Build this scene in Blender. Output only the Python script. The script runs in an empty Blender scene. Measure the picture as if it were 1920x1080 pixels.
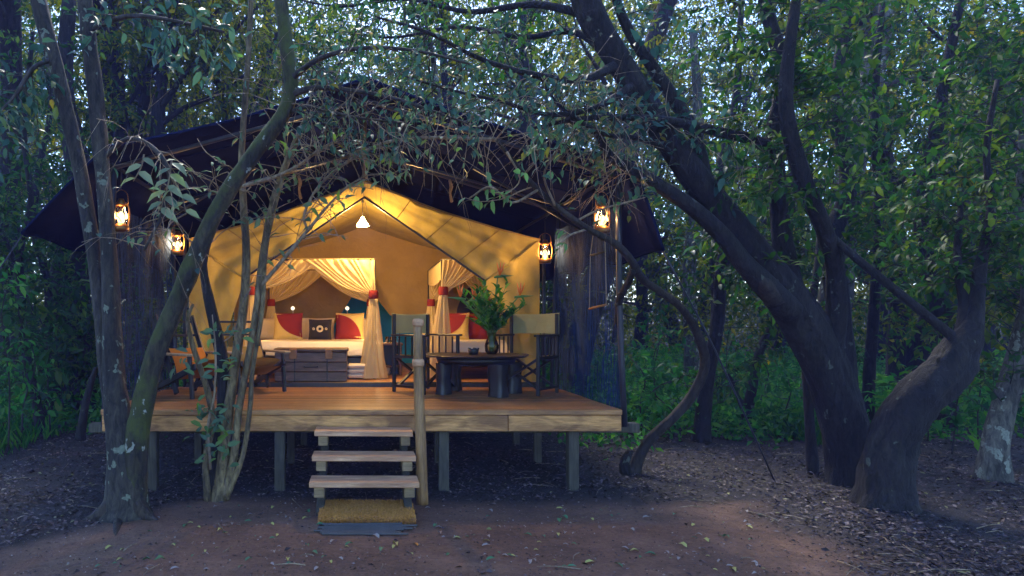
import bpy, math, random
import numpy as np
from mathutils import Vector, Matrix, noise as mnoise

# ------------------------------------------------------------------ camera, sky, sun, exposure
F = 1300.0; VX, VY = 683.0, 605.0; EYE = 1.53          # focal length and vanishing point in 1920x1080 pixels
sc = bpy.context.scene
cam_d = bpy.data.cameras.new('camera'); cam = bpy.data.objects.new('camera', cam_d)
sc.collection.objects.link(cam); sc.camera = cam
cam.location = (0, 0, EYE); cam.rotation_euler = (math.radians(90), 0, 0)
cam_d.sensor_width = 36; cam_d.lens = 36 * F / 1920
cam_d.shift_x = (960 - VX) / 1920; cam_d.shift_y = (VY - 540) / 1920
cam_d.clip_start = 0.05; cam_d.clip_end = 2000
SUN_EL, SUN_AZ = math.radians(47), math.radians(-4)     # azimuth from +Y towards +X: the sun stands behind the trees
w = bpy.data.worlds.new('World'); sc.world = w; w.use_nodes = True
nt = w.node_tree; bg = nt.nodes['Background']
sky = nt.nodes.new('ShaderNodeTexSky'); sky.sky_type = 'NISHITA'; sky.sun_disc = False
sky.sun_elevation = SUN_EL; sky.sun_rotation = SUN_AZ; sky.ozone_density = 7.0; sky.dust_density = 0.6; sky.air_density = 1.0
nt.links.new(sky.outputs[0], bg.inputs[0]); bg.inputs[1].default_value = 0.12
sd = bpy.data.lights.new('sun', 'SUN'); sun = bpy.data.objects.new('sun', sd); sc.collection.objects.link(sun)
sd.energy = 1.3; sd.angle = math.radians(22); sd.color = (1.0, 0.93, 0.80)
sdir = Vector((math.sin(SUN_AZ) * math.cos(SUN_EL), math.cos(SUN_AZ) * math.cos(SUN_EL), math.sin(SUN_EL)))
sun.rotation_euler = sdir.to_track_quat('Z', 'Y').to_euler(); sun.location = sdir * 60
vs = sc.view_settings; vs.view_transform = 'Standard'; vs.look = 'None'; vs.gamma = 1; vs.exposure = 2.4
sc.cycles.max_bounces = 5; sc.cycles.diffuse_bounces = 3; sc.cycles.transparent_max_bounces = 8; sc.cycles.volume_bounces = 0; sc.cycles.adaptive_threshold = .025
sc.cycles.sample_clamp_indirect = 4

C = sc.collection
rnd = random.Random(7); nrng = np.random.default_rng(11)

def P(px, py, Y):                                        # a point of the place from its direction and distance
    return Vector(((px - VX) * Y / F, Y, EYE + (VY - py) * Y / F))

# ------------------------------------------------------------------ materials
MATS = {}
def nmat(name):
    m = bpy.data.materials.new(name); m.use_nodes = True; MATS[name] = m
    t = m.node_tree; b = t.nodes['Principled BSDF']
    return m, t, b, t.nodes['Material Output']
def N(t, typ, **kw):
    n = t.nodes.new(typ)
    for k, v in kw.items(): setattr(n, k, v)
    return n
def ramp(t, stops, interp='LINEAR'):
    r = N(t, 'ShaderNodeValToRGB'); cr = r.color_ramp; cr.interpolation = interp
    while len(cr.elements) < len(stops): cr.elements.new(0.5)
    for e, (p, c) in zip(cr.elements, stops): e.position = p; e.color = (*c, 1)
    return r
def coords(t, scale=(1, 1, 1), kind='Object'):
    tc = N(t, 'ShaderNodeTexCoord'); mp = N(t, 'ShaderNodeMapping'); mp.inputs['Scale'].default_value = scale
    t.links.new(tc.outputs[kind], mp.inputs[0]); return mp
def noise(t, vec, scale, detail=4, rough=.55, dist=0):
    n = N(t, 'ShaderNodeTexNoise'); n.inputs['Scale'].default_value = scale; n.inputs['Detail'].default_value = detail
    n.inputs['Roughness'].default_value = rough; n.inputs['Distortion'].default_value = dist
    if vec is not None: t.links.new(vec.outputs[0], n.inputs['Vector'])
    return n
def bump(t, b, src, strength=.4, dist=.01):
    bn = N(t, 'ShaderNodeBump'); bn.inputs['Strength'].default_value = strength; bn.inputs['Distance'].default_value = dist
    t.links.new(src, bn.inputs['Height']); t.links.new(bn.outputs[0], b.inputs['Normal']); return bn
def mixc(t, fac, a, b2):
    m = N(t, 'ShaderNodeMix', data_type='RGBA')
    for s, v in ((0, fac), (6, a), (7, b2)):
        if hasattr(v, 'is_output'): t.links.new(v, m.inputs[s])
        else: m.inputs[s].default_value = v if s == 0 else (*v, 1)
    return m.outputs[2]
def plain(name, col, rough=.6, metal=0, var=.25, scale=12, bmp=.15):
    m, t, b, o = nmat(name)
    n = noise(t, coords(t), scale)
    r = ramp(t, [(.25, tuple(c * (1 - var) for c in col)), (.75, tuple(min(1, c * (1 + var)) for c in col))])
    t.links.new(n.outputs[0], r.inputs[0]); t.links.new(r.outputs[0], b.inputs['Base Color'])
    b.inputs['Roughness'].default_value = rough; b.inputs['Metallic'].default_value = metal
    if bmp: bump(t, b, n.outputs[0], bmp, .004)
    return m
def wood(name, c1, c2, rough=.6, axis=0, scale=5, objvar=.3, dark=None):
    m, t, b, o = nmat(name)
    s = [14, 14, 14]; s[axis] = .9
    mp = coords(t, tuple(s)); oi = N(t, 'ShaderNodeObjectInfo')
    off = N(t, 'ShaderNodeVectorMath', operation='SCALE'); off.inputs['Scale'].default_value = 37
    cx = N(t, 'ShaderNodeCombineXYZ')
    for k in range(3): t.links.new(oi.outputs['Random'], cx.inputs[k])
    t.links.new(cx.outputs[0], off.inputs[0]); t.links.new(off.outputs[0], mp.inputs['Location'])
    n = noise(t, mp, scale, 6, .65, 1.2)
    r = ramp(t, [(.3, c1), (.7, c2)]); t.links.new(n.outputs[0], r.inputs[0])
    n2 = noise(t, coords(t, tuple(.35 if k == axis else 1.2 for k in range(3))), 5, 4, .6, .8)
    r2 = ramp(t, [(.42, (1, 1, 1)), (.62, dark or (.45, .42, .42))]); t.links.new(n2.outputs[0], r2.inputs[0])
    mu = N(t, 'ShaderNodeMix', data_type='RGBA', blend_type='MULTIPLY'); mu.inputs[0].default_value = .8
    t.links.new(r.outputs[0], mu.inputs[6]); t.links.new(r2.outputs[0], mu.inputs[7])
    hv = N(t, 'ShaderNodeHueSaturation'); mr = N(t, 'ShaderNodeMapRange')
    mr.inputs[3].default_value = 1 - objvar; mr.inputs[4].default_value = 1 + objvar
    t.links.new(oi.outputs['Random'], mr.inputs[0]); t.links.new(mr.outputs[0], hv.inputs['Value'])
    t.links.new(mu.outputs[2], hv.inputs['Color']); t.links.new(hv.outputs[0], b.inputs['Base Color'])
    b.inputs['Roughness'].default_value = rough; bump(t, b, n.outputs[0], .35, .004)
    return m
def leafmat(name, stops, trans=.4, rough=.55):
    m, t, b, o = nmat(name)
    g = N(t, 'ShaderNodeNewGeometry'); r = ramp(t, stops)
    t.links.new(g.outputs['Random Per Island'], r.inputs[0])
    n = noise(t, coords(t, kind='Object'), .8, 3); hv = N(t, 'ShaderNodeHueSaturation')
    mr = N(t, 'ShaderNodeMapRange'); mr.inputs[1].default_value = .3; mr.inputs[2].default_value = .7
    mr.inputs[3].default_value = .65; mr.inputs[4].default_value = 1.35
    t.links.new(n.outputs[0], mr.inputs[0]); t.links.new(mr.outputs[0], hv.inputs['Value']); t.links.new(r.outputs[0], hv.inputs['Color'])
    t.links.new(hv.outputs[0], b.inputs['Base Color']); b.inputs['Roughness'].default_value = rough; b.inputs['Specular IOR Level'].default_value = .25
    if trans:
        tr = N(t, 'ShaderNodeBsdfTranslucent'); gm = N(t, 'ShaderNodeHueSaturation'); gm.inputs['Value'].default_value = 1.7; gm.inputs['Saturation'].default_value = 1.1
        t.links.new(hv.outputs[0], gm.inputs['Color']); t.links.new(gm.outputs[0], tr.inputs[0])
        mx = N(t, 'ShaderNodeMixShader'); mx.inputs[0].default_value = trans
        t.links.new(b.outputs[0], mx.inputs[1]); t.links.new(tr.outputs[0], mx.inputs[2]); t.links.new(mx.outputs[0], o.inputs[0])
    return m
def bark(name, c1, c2, lichen=None, lthr=.62, moss=None, bs=.6, zs=3.5):
    m, t, b, o = nmat(name)
    mp = coords(t, (1, 1, .28)); n = noise(t, mp, 26, 6, .7, .6)
    r = ramp(t, [(.38, c1), (.68, c2)]); t.links.new(n.outputs[0], r.inputs[0]); col = r.outputs[0]
    nl = noise(t, coords(t, (1, 1, .5)), 3.2, 4, .6); rl = ramp(t, [(.35, (.45, .42, .4)), (.65, (1.25, 1.2, 1.1))]); t.links.new(nl.outputs[0], rl.inputs[0])
    ml = N(t, 'ShaderNodeMix', data_type='RGBA', blend_type='MULTIPLY'); ml.inputs[0].default_value = 1; t.links.new(col, ml.inputs[6]); t.links.new(rl.outputs[0], ml.inputs[7]); col = ml.outputs[2]
    if moss:
        n3 = noise(t, coords(t), 4, 5, .65); g = N(t, 'ShaderNodeNewGeometry'); sx = N(t, 'ShaderNodeSeparateXYZ')
        t.links.new(g.outputs['Normal'], sx.inputs[0])
        ma = N(t, 'ShaderNodeMath', operation='MULTIPLY_ADD'); ma.inputs[1].default_value = .3; t.links.new(sx.outputs[2], ma.inputs[0]); t.links.new(n3.outputs[0], ma.inputs[2])
        r3 = ramp(t, [(.42, (0, 0, 0)), (.62, (1, 1, 1))]); t.links.new(ma.outputs[0], r3.inputs[0])
        col = mixc(t, r3.outputs[0], col, moss)
    if lichen:
        n2 = noise(t, coords(t, (1, 1, .8)), zs * 2.4, 3, .62, .3); r2 = ramp(t, [(lthr, (0, 0, 0)), (lthr + .03, (1, 1, 1))]); t.links.new(n2.outputs[0], r2.inputs[0])
        n4 = noise(t, coords(t), 60, 2); r4 = ramp(t, [(.3, tuple(c * .6 for c in lichen)), (.7, lichen)]); t.links.new(n4.outputs[0], r4.inputs[0])
        col = mixc(t, r2.outputs[0], col, r4.outputs[0])
    t.links.new(col, b.inputs['Base Color']); b.inputs['Roughness'].default_value = .85
    nb = noise(t, coords(t, (1, 1, .35)), 7, 4, .6, .5); ab = N(t, 'ShaderNodeMath', operation='MULTIPLY_ADD'); ab.inputs[1].default_value = 1.6; t.links.new(nb.outputs[0], ab.inputs[0]); t.links.new(n.outputs[0], ab.inputs[2])
    bump(t, b, ab.outputs[0], bs, .035)
    return m
def cloth(name, col, trans=.35, alpha=0, rough=.8, var=.15, weave=0, spec=.2, tcol=None):
    m, t, b, o = nmat(name)
    n = noise(t, coords(t), 2.2, 5, .6); r = ramp(t, [(.3, tuple(c * (1 - var) for c in col)), (.7, tuple(c * (1 + var) for c in col))])
    t.links.new(n.outputs[0], r.inputs[0]); t.links.new(r.outputs[0], b.inputs['Base Color']); b.inputs['Roughness'].default_value = rough
    b.inputs['Specular IOR Level'].default_value = spec
    n2 = noise(t, coords(t), 5, 5, .6, .9); bump(t, b, n2.outputs[0], .55, .03)
    sh = b.outputs[0]
    if trans:
        tr = N(t, 'ShaderNodeBsdfTranslucent')
        if tcol: tr.inputs[0].default_value = (*tcol, 1)
        else: t.links.new(r.outputs[0], tr.inputs[0])
        mx = N(t, 'ShaderNodeMixShader'); mx.inputs[0].default_value = trans
        t.links.new(sh, mx.inputs[1]); t.links.new(tr.outputs[0], mx.inputs[2]); sh = mx.outputs[0]
    if alpha:
        tp = N(t, 'ShaderNodeBsdfTransparent'); mx = N(t, 'ShaderNodeMixShader'); mx.inputs[0].default_value = alpha
        t.links.new(sh, mx.inputs[1]); t.links.new(tp.outputs[0], mx.inputs[2]); sh = mx.outputs[0]
    t.links.new(sh, o.inputs[0])
    return m
def glow(name, col, s):
    m, t, b, o = nmat(name); e = N(t, 'ShaderNodeEmission'); e.inputs[0].default_value = (*col, 1); e.inputs[1].default_value = s
    t.links.new(e.outputs[0], o.inputs[0]); return m
def glass(name, col=(1, 1, 1), tmix=.82):
    m, t, b, o = nmat(name); tp = N(t, 'ShaderNodeBsdfTransparent'); tp.inputs[0].default_value = (*col, 1)
    gl = N(t, 'ShaderNodeBsdfGlossy'); gl.inputs[1].default_value = .04; fr = N(t, 'ShaderNodeFresnel'); fr.inputs[0].default_value = 1.45
    mx = N(t, 'ShaderNodeMixShader'); t.links.new(fr.outputs[0], mx.inputs[0]); t.links.new(tp.outputs[0], mx.inputs[1]); t.links.new(gl.outputs[0], mx.inputs[2])
    t.links.new(mx.outputs[0], o.inputs[0]); return m

M_bark = bark('bark_dark', (.003, .003, .0035), (.030, .025, .024), (.10, .11, .08), .66, bs=1.0)
M_bark_lichen = bark('bark_lichen', (.010, .010, .009), (.075, .066, .05), (.17, .20, .14), .61)
M_bark_moss = bark('bark_moss', (.010, .010, .007), (.07, .06, .032), (.32, .34, .28), .645, (.05, .062, .008))
M_bark_tan = bark('bark_tan', (.07, .052, .026), (.30, .235, .12), (.3, .3, .2), .70)
M_bark_brown = bark('bark_brown', (.012, .009, .007), (.055, .042, .03))
M_bark_pale = bark('bark_pale', (.04, .04, .035), (.17, .165, .14), (.3, .32, .25), .6)
M_twig = bark('twig', (.13, .10, .07), (.40, .31, .21), None, bs=.2)
M_twig_dark = bark('twig_dark', (.018, .016, .015), (.07, .06, .05), None, bs=.2)
M_leaf_teal = leafmat('leaf_teal', [(0, (.02, .055, .045)), (.5, (.035, .095, .07)), (.8, (.06, .13, .075)), (.95, (.10, .14, .03)), (1, (.16, .15, .03))], .3, .45)
M_leaf_far = leafmat('leaf_far', [(0, (.02, .045, .012)), (.5, (.075, .105, .012)), (.85, (.16, .18, .02)), (1, (.24, .20, .02))], .6)
M_leaf_dist = leafmat('leaf_distant', [(0, (.010, .020, .006)), (.6, (.03, .045, .010)), (1, (.08, .10, .015))], .35)
M_leaf_mid = leafmat('leaf_mid', [(0, (.010, .04, .010)), (.6, (.03, .09, .018)), (1, (.10, .15, .022))], .45)
M_leaf_under = leafmat('leaf_under', [(0, (.015, .075, .018)), (.6, (.045, .18, .035)), (1, (.12, .27, .045))], .5)
M_leaf_pale = leafmat('leaf_pale', [(0, (.10, .16, .11)), (.6, (.15, .22, .14)), (1, (.20, .28, .10))], .35)
M_litter = leafmat('litter', [(0, (.014, .011, .011)), (.45, (.048, .033, .032)), (.8, (.11, .076, .074)), (.95, (.22, .165, .155)), (1, (.2, .2, .06))], 0, .6)
M_canvas = cloth('canvas_khaki', (.43, .335, .095), .35, rough=.85, var=.22)
M_canvas_in = cloth('canvas_inner', (.30, .20, .06), .15, rough=.9)
M_fly = cloth('flysheet_vinyl', (.011, .015, .048), 0, rough=.6, spec=.0)
M_net = cloth('bed_net', (.74, .58, .30), .35, .16, rough=.9, var=.06)
M_blue = cloth('blue_cloth', (.05, .42, .62), .0)
M_red = cloth('red_cloth', (.20, .018, .012), 0)
M_cream = cloth('cream_linen', (.62, .52, .36), 0)
M_white = cloth('white_linen', (.60, .53, .44), 0, var=.05)
M_yellow = cloth('yellow_cloth', (.52, .38, .12), 0)
M_orange = cloth('orange_cloth', (.42, .15, .015), 0)
M_sling = cloth('chair_canvas', (.40, .36, .17), .2)
M_pole = plain('dark_pole', (.025, .026, .035), .45)
M_rope = plain('rope', (.30, .24, .16), .9, scale=60)
M_blackw = wood('black_wood', (.005, .0045, .006), (.024, .019, .019), .42, 2, 5, .2)
M_trunkw = wood('trunk_wood', (.05, .027, .017), (.24, .135, .085), .5, 0, 5, .25)
M_deck = wood('deck_wood', (.22, .09, .024), (.48, .24, .08), .4, 0, 5, .38, (.38, .32, .3))
M_fascia = wood('fascia_wood', (.42, .17, .036), (.80, .42, .14), .65, 0, 5, .1, (.20, .155, .14))
M_tread = wood('tread_wood', (.45, .225, .11), (.76, .47, .26), .7, 0, 4, .1, (.55, .48, .44))
M_block = wood('block_wood', (.2, .13, .06), (.36, .26, .13), .7, 0, 4, .15)
M_post = wood('post_wood', (.045, .04, .028), (.105, .095, .065), .8, 2, 4, .15)
M_bamboo = wood('pole_wood', (.17, .085, .028), (.42, .24, .09), .5, 2, 5, .05, (.4, .32, .26))
M_armw = wood('arm_wood', (.3, .2, .11), (.5, .37, .22), .6, 0, 4, .1)
M_brass = plain('lantern_metal', (.28, .13, .035), .4, .8)
M_flame = glow('flame', (1, .62, .24), .8)
M_bulb = glow('bulb', (1, .72, .36), 4)
M_shade = glow('lamp_shade', (1, .56, .2), 40)
M_glass = glass('glass'); M_vaseglass = glass('vase_glass', (.75, .62, .30))
M_darkwin = plain('dark_mesh', (.012, .01, .012), .9)
M_leather = plain('leather', (.30, .12, .03), .5)
M_steel = plain('steel', (.4, .4, .42), .35, .9)
M_stem = plain('stem_green', (.08, .19, .04), .5)
M_bract = plain('flower_orange', (.75, .14, .01), .5, var=.15)
M_rubber = plain('rubber', (.075, .066, .06), .6)

def mk_net():                                            # shade cloth: uneven threads with slits that let the forest through
    m, t, b, o = nmat('shade_net')
    b.inputs['Base Color'].default_value = (.022, .042, .105, 1); b.inputs['Roughness'].default_value = .8; b.inputs['Specular IOR Level'].default_value = .03
    mp = coords(t, (1, 1, .045)); n = noise(t, mp, 85, 3, .6); n2 = noise(t, coords(t, (1, 1, .5)), 2.2, 3)
    ma = N(t, 'ShaderNodeMath', operation='MULTIPLY_ADD'); ma.inputs[1].default_value = .5; t.links.new(n2.outputs[0], ma.inputs[0]); t.links.new(n.outputs[0], ma.inputs[2])
    r = ramp(t, [(.71, (.03, .03, .03)), (.88, (.8, .8, .8))]); t.links.new(ma.outputs[0], r.inputs[0])
    tp = N(t, 'ShaderNodeBsdfTransparent'); mx = N(t, 'ShaderNodeMixShader')
    t.links.new(r.outputs[0], mx.inputs[0]); t.links.new(b.outputs[0], mx.inputs[1]); t.links.new(tp.outputs[0], mx.inputs[2]); t.links.new(mx.outputs[0], o.inputs[0])
    return m
M_shadenet = mk_net()

def mk_ground():
    m, t, b, o = nmat('forest_soil')
    v = coords(t); n = noise(t, v, 1.3, 6, .6); n2 = noise(t, v, 34, 6, .75); n3 = noise(t, v, 7, 5, .65)
    r = ramp(t, [(.3, (.12, .060, .034)), (.55, (.21, .108, .062)), (.75, (.28, .155, .095))]); t.links.new(n.outputs[0], r.inputs[0])
    r2 = ramp(t, [(.3, (.45, .42, .42)), (.62, (1.1, 1.08, 1.05))]); t.links.new(n2.outputs[0], r2.inputs[0])
    mu = N(t, 'ShaderNodeMix', data_type='RGBA', blend_type='MULTIPLY'); mu.inputs[0].default_value = .8
    t.links.new(r.outputs[0], mu.inputs[6]); t.links.new(r2.outputs[0], mu.inputs[7])
    r3 = ramp(t, [(.35, (.6, .58, .6)), (.6, (1, 1, 1))]); t.links.new(n3.outputs[0], r3.inputs[0])
    mu2 = N(t, 'ShaderNodeMix', data_type='RGBA', blend_type='MULTIPLY'); mu2.inputs[0].default_value = .7
    t.links.new(mu.outputs[2], mu2.inputs[6]); t.links.new(r3.outputs[0], mu2.inputs[7])
    at = N(t, 'ShaderNodeAttribute', attribute_name='humus')
    c = mixc(t, at.outputs['Fac'], mu2.outputs[2], (.028, .020, .018))
    t.links.new(c, b.inputs['Base Color']); b.inputs['Roughness'].default_value = .92
    ad = N(t, 'ShaderNodeMath', operation='MULTIPLY_ADD'); ad.inputs[1].default_value = .5; t.links.new(n2.outputs[0], ad.inputs[0]); t.links.new(n3.outputs[0], ad.inputs[2])
    bump(t, b, ad.outputs[0], 1.0, .035)
    return m
M_ground = mk_ground()
def mk_coir():
    m, t, b, o = nmat('coir'); n = noise(t, coords(t), 70, 4, .7); r = ramp(t, [(.3, (.28, .11, .018)), (.7, (.78, .39, .085))])
    t.links.new(n.outputs[0], r.inputs[0]); t.links.new(r.outputs[0], b.inputs['Base Color']); b.inputs['Roughness'].default_value = .95; return m
M_coir = mk_coir()

# ------------------------------------------------------------------ mesh helpers
def from_np(name, V, T, mat, parent=None, smooth=False):
    V = np.asarray(V, np.float32); T = np.asarray(T, np.int32); me = bpy.data.meshes.new(name)
    me.vertices.add(len(V)); me.vertices.foreach_set('co', V.ravel()); k = T.shape[1]
    me.loops.add(T.size); me.loops.foreach_set('vertex_index', T.ravel())
    me.polygons.add(len(T)); me.polygons.foreach_set('loop_start', np.arange(len(T), dtype=np.int32) * k)
    me.polygons.foreach_set('loop_total', np.full(len(T), k, np.int32))
    if smooth: me.polygons.foreach_set('use_smooth', np.ones(len(T), bool))
    me.update(calc_edges=True); me.materials.append(mat)
    o = bpy.data.objects.new(name, me); C.objects.link(o); o.parent = parent
    return o
class MB:
    def __init__(s): s.v = []; s.f = []; s.sm = []
    def add(s, v, f, smooth=False):
        k = len(s.v); s.v += [tuple(p) for p in v]; s.f += [tuple(i + k for i in q) for q in f]; s.sm += [smooth] * len(f); return s
    def box(s, c, d, R=None, bev=0):
        x, y, z = (q / 2 for q in d)
        if bev:
            e = min(bev, x * .9, y * .9, z * .9); vs_ = []; idx = {}
            for sx in (-1, 1):
                for sy in (-1, 1):
                    for sz in (-1, 1):
                        for ax in range(3):
                            q = [sx * (x - e), sy * (y - e), sz * (z - e)]; q[ax] = (sx * x, sy * y, sz * z)[ax]
                            idx[(sx, sy, sz, ax)] = len(vs_); vs_.append(Vector(q))
            fs = []
            for ax in range(3):
                a, b = [k for k in range(3) if k != ax]
                for sg in (-1, 1):
                    q = []
                    for (u, v_) in ((-1, -1), (1, -1), (1, 1), (-1, 1)):
                        k = [0, 0, 0]; k[ax] = sg; k[a] = u; k[b] = v_; q.append(idx[(*k, ax)])
                    fs.append(q if (sg > 0) == (ax != 1) else q[::-1])
            for ax in range(3):
                a, b = [k for k in range(3) if k != ax]
                for u in (-1, 1):
                    for v_ in (-1, 1):
                        k0 = [0, 0, 0]; k1 = [0, 0, 0]; k0[a] = k1[a] = u; k0[b] = k1[b] = v_; k0[ax] = -1; k1[ax] = 1
                        fs.append([idx[(*k0, a)], idx[(*k1, a)], idx[(*k1, b)], idx[(*k0, b)]])
            for sx in (-1, 1):
                for sy in (-1, 1):
                    for sz in (-1, 1): fs.append([idx[(sx, sy, sz, k)] for k in range(3)])
        else:
            vs_ = [Vector((sx * x, sy * y, sz * z)) for sx in (-1, 1) for sy in (-1, 1) for sz in (-1, 1)]
            fs = [(0, 1, 3, 2), (4, 6, 7, 5), (0, 4, 5, 1), (2, 3, 7, 6), (0, 2, 6, 4), (1, 5, 7, 3)]
        c = Vector(c)
        return s.add([(R @ q if R else q) + c for q in vs_], fs)
    def bar(s, a, b, wd, th, up=(0, 0, 1), bev=0):
        a, b = Vector(a), Vector(b); d = (b - a); L = d.length; d.normalize(); u = Vector(up)
        sd_ = d.cross(u).normalized(); u = sd_.cross(d).normalized()
        R = Matrix((d, sd_, u)).transposed()
        return s.box((a + b) / 2, (L, wd, th), R, bev)
    def tube(s, pts, rad, n=8, seg=3, rough=0, cap=True, seed=0):
        pts = [Vector(p) for p in pts]; rad = list(rad) if hasattr(rad, '__len__') else [rad] * len(pts)
        if len(rad) != len(pts): rad = list(np.interp(np.linspace(0, 1, len(pts)), np.linspace(0, 1, len(rad)), rad))
        Q, R = [], []
        if seg > 1 and len(pts) > 2:
            ex = [pts[0] * 2 - pts[1]] + pts + [pts[-1] * 2 - pts[-2]]
            for i in range(1, len(ex) - 2):
                for k in range(seg):
                    u = k / seg; p0, p1, p2, p3 = ex[i - 1:i + 3]
                    Q.append(.5 * (2 * p1 + (p2 - p0) * u + (2 * p0 - 5 * p1 + 4 * p2 - p3) * u * u + (3 * p1 - p0 - 3 * p2 + p3) * u ** 3)); R.append(rad[i - 1] * (1 - u) + rad[i] * u)
            Q.append(pts[-1]); R.append(rad[-1])
        else: Q, R = pts, rad
        V = []; up = None
        for i, p in enumerate(Q):
            d = (Q[min(i + 1, len(Q) - 1)] - Q[max(i - 1, 0)]).normalized()
            if up is None: up = d.orthogonal().normalized()
            up = (up - d * up.dot(d)).normalized(); sd_ = d.cross(up)
            for k in range(n):
                a = 2 * math.pi * k / n; r = R[i]
                if rough: r *= 1 + rough * mnoise.noise(Vector((math.cos(a) * 1.3 + seed, math.sin(a) * 1.3, (p.z + p.x) * 3.0))) + rough * .5 * mnoise.noise(Vector((math.cos(a) * 3 + seed, math.sin(a) * 3, (p.z + p.x) * 9.0))) + (rough * .45 * mnoise.noise(Vector((math.cos(a) * 5 + seed, math.sin(a) * 5, (p.z + p.x) * 3.5))) if n > 16 else 0)
                V.append(p + (up * math.cos(a) + sd_ * math.sin(a)) * r)
        Fc = []
        for i in range(len(Q) - 1):
            for k in range(n):
                a, b = i * n + k, i * n + (k + 1) % n; Fc.append((a, b, b + n, a + n))
        if cap: Fc.append(tuple(range(n))[::-1]); Fc.append(tuple(range((len(Q) - 1) * n, len(Q) * n)))
        return s.add(V, Fc, True)
    def lathe(s, prof, c=(0, 0, 0), n=16):
        c = Vector(c); V = [c + Vector((r * math.cos(2 * math.pi * k / n), r * math.sin(2 * math.pi * k / n), z)) for r, z in prof for k in range(n)]
        Fc = [(i * n + k, i * n + (k + 1) % n, (i + 1) * n + (k + 1) % n, (i + 1) * n + k) for i in range(len(prof) - 1) for k in range(n)]
        return s.add(V, Fc, True)
    def grid(s, fn, nu, nv):
        V = [fn(i / nu, j / nv) for j in range(nv + 1) for i in range(nu + 1)]
        Fc = [(j * (nu + 1) + i, j * (nu + 1) + i + 1, (j + 1) * (nu + 1) + i + 1, (j + 1) * (nu + 1) + i) for j in range(nv) for i in range(nu)]
        return s.add(V, Fc, True)
    def build(s, name, mat, parent=None):
        me = bpy.data.meshes.new(name); me.from_pydata(s.v, [], s.f); me.polygons.foreach_set('use_smooth', s.sm); me.update(); me.materials.append(mat)
        o = bpy.data.objects.new(name, me); C.objects.link(o); o.parent = parent; return o
def tag(o, label=None, cat=None, group=None, kind=None):
    if label: o['label'] = label
    if cat: o['category'] = cat
    if group: o['group'] = group
    if kind: o['kind'] = kind
    return o
def thing(name, label, cat, loc=(0, 0, 0), rz=0, group=None):
    o = bpy.data.objects.new(name, None); C.objects.link(o); o.location = loc; o.rotation_euler = (0, 0, rz); o.empty_display_size = .1
    return tag(o, label, cat, group)
def copy_tree(o, parent=None):
    c = o.copy(); C.objects.link(c); c.parent = parent
    for ch in list(o.children): copy_tree(ch, c)
    return c
def at0(root, o):                                        # parent a mesh built in world space under a thing without moving it
    o.parent = root; o.matrix_parent_inverse = Matrix.Translation(root.location).inverted(); return o

def leaves_np(Pn, D, Nn, L, Wd, detail=0, droop=.15, fold=.18):
    Pn, D, Nn = (np.asarray(a, np.float64) for a in (Pn, D, Nn)); L = np.asarray(L)[:, None]; Wd = np.asarray(Wd)[:, None]
    D /= np.linalg.norm(D, axis=1, keepdims=True) + 1e-9
    S = np.cross(D, Nn); S /= np.linalg.norm(S, axis=1, keepdims=True) + 1e-9; U = np.cross(S, D)
    n = len(Pn)
    if detail == 0:
        V = np.stack([Pn, Pn + D * .42 * L + S * Wd * .5 + U * fold * Wd, Pn + D * L - U * droop * L, Pn + D * .42 * L - S * Wd * .5 + U * fold * Wd], 1)
        T = np.array([[0, 1, 2], [0, 2, 3]])
    else:
        V = np.stack([Pn, Pn + D * .5 * L + U * .04 * L, Pn + D * L - U * droop * L,
                      Pn + D * .22 * L + S * Wd * .40 + U * fold * Wd, Pn + D * .60 * L + S * Wd * .43 + U * fold * Wd,
                      Pn + D * .22 * L - S * Wd * .40 + U * fold * Wd, Pn + D * .60 * L - S * Wd * .43 + U * fold * Wd], 1)
        T = np.array([[0, 3, 1], [3, 4, 1], [4, 2, 1], [0, 1, 5], [5, 1, 6], [6, 1, 2]])
    k = V.shape[1]
    return V.reshape(-1, 3), (T[None] + (np.arange(n) * k)[:, None, None]).reshape(-1, 3)
class Leaves:
    def __init__(s): s.p, s.d, s.n, s.l, s.w = [], [], [], [], []
    def add(s, p, d, n, l, w): s.p.append(tuple(p)); s.d.append(tuple(d)); s.n.append(tuple(n)); s.l.append(l); s.w.append(w)
    def build(s, name, mat, parent=None, detail=0, droop=.15):
        V, T = leaves_np(s.p, s.d, s.n, s.l, s.w, detail, droop); o = from_np(name, V, T, mat, parent, detail > 0); o['kind'] = 'stuff'; return o
def rv(r, s=1): return Vector((r.gauss(0, s), r.gauss(0, s), r.gauss(0, s)))
def twig(tb, lv, r, a, d, L, rad, nleaf, ls, droop=.25, sides=4, wr=.42, gap=0):
    """one twig with its leaves"""
    pts = [Vector(a)]; d = d.normalized(); k = 4
    for i in range(k):
        d = (d + rv(r, .16) + Vector((0, 0, -droop * .25))).normalized(); pts.append(pts[-1] + d * L / k)
    tb.tube(pts, [rad, rad * .35], sides, 1, cap=False)
    for j in range(nleaf):
        u = gap + (1 - gap) * (j + r.random()) / nleaf; q = min(k - 1, int(u * k)); p = pts[q].lerp(pts[q + 1], u * k - q)
        ax = (pts[q + 1] - pts[q]).normalized(); o = ax.orthogonal(); o.rotate(Matrix.Rotation(r.random() * 6.28, 3, ax))
        ld = (ax * .6 + o * .8 + Vector((0, 0, -.35)) + rv(r, .15)).normalized(); nn = (Vector((0, 0, 1)) + rv(r, .45)).normalized()
        s = ls * r.uniform(.6, 1.25); lv.add(p, ld, nn, s, s * wr * r.uniform(.85, 1.2))
    return pts
def along(pts, u):
    k = len(pts) - 1; q = min(k - 1, int(u * k)); return Vector(pts[q]).lerp(Vector(pts[q + 1]), u * k - q), (Vector(pts[q + 1]) - Vector(pts[q])).normalized()

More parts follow.
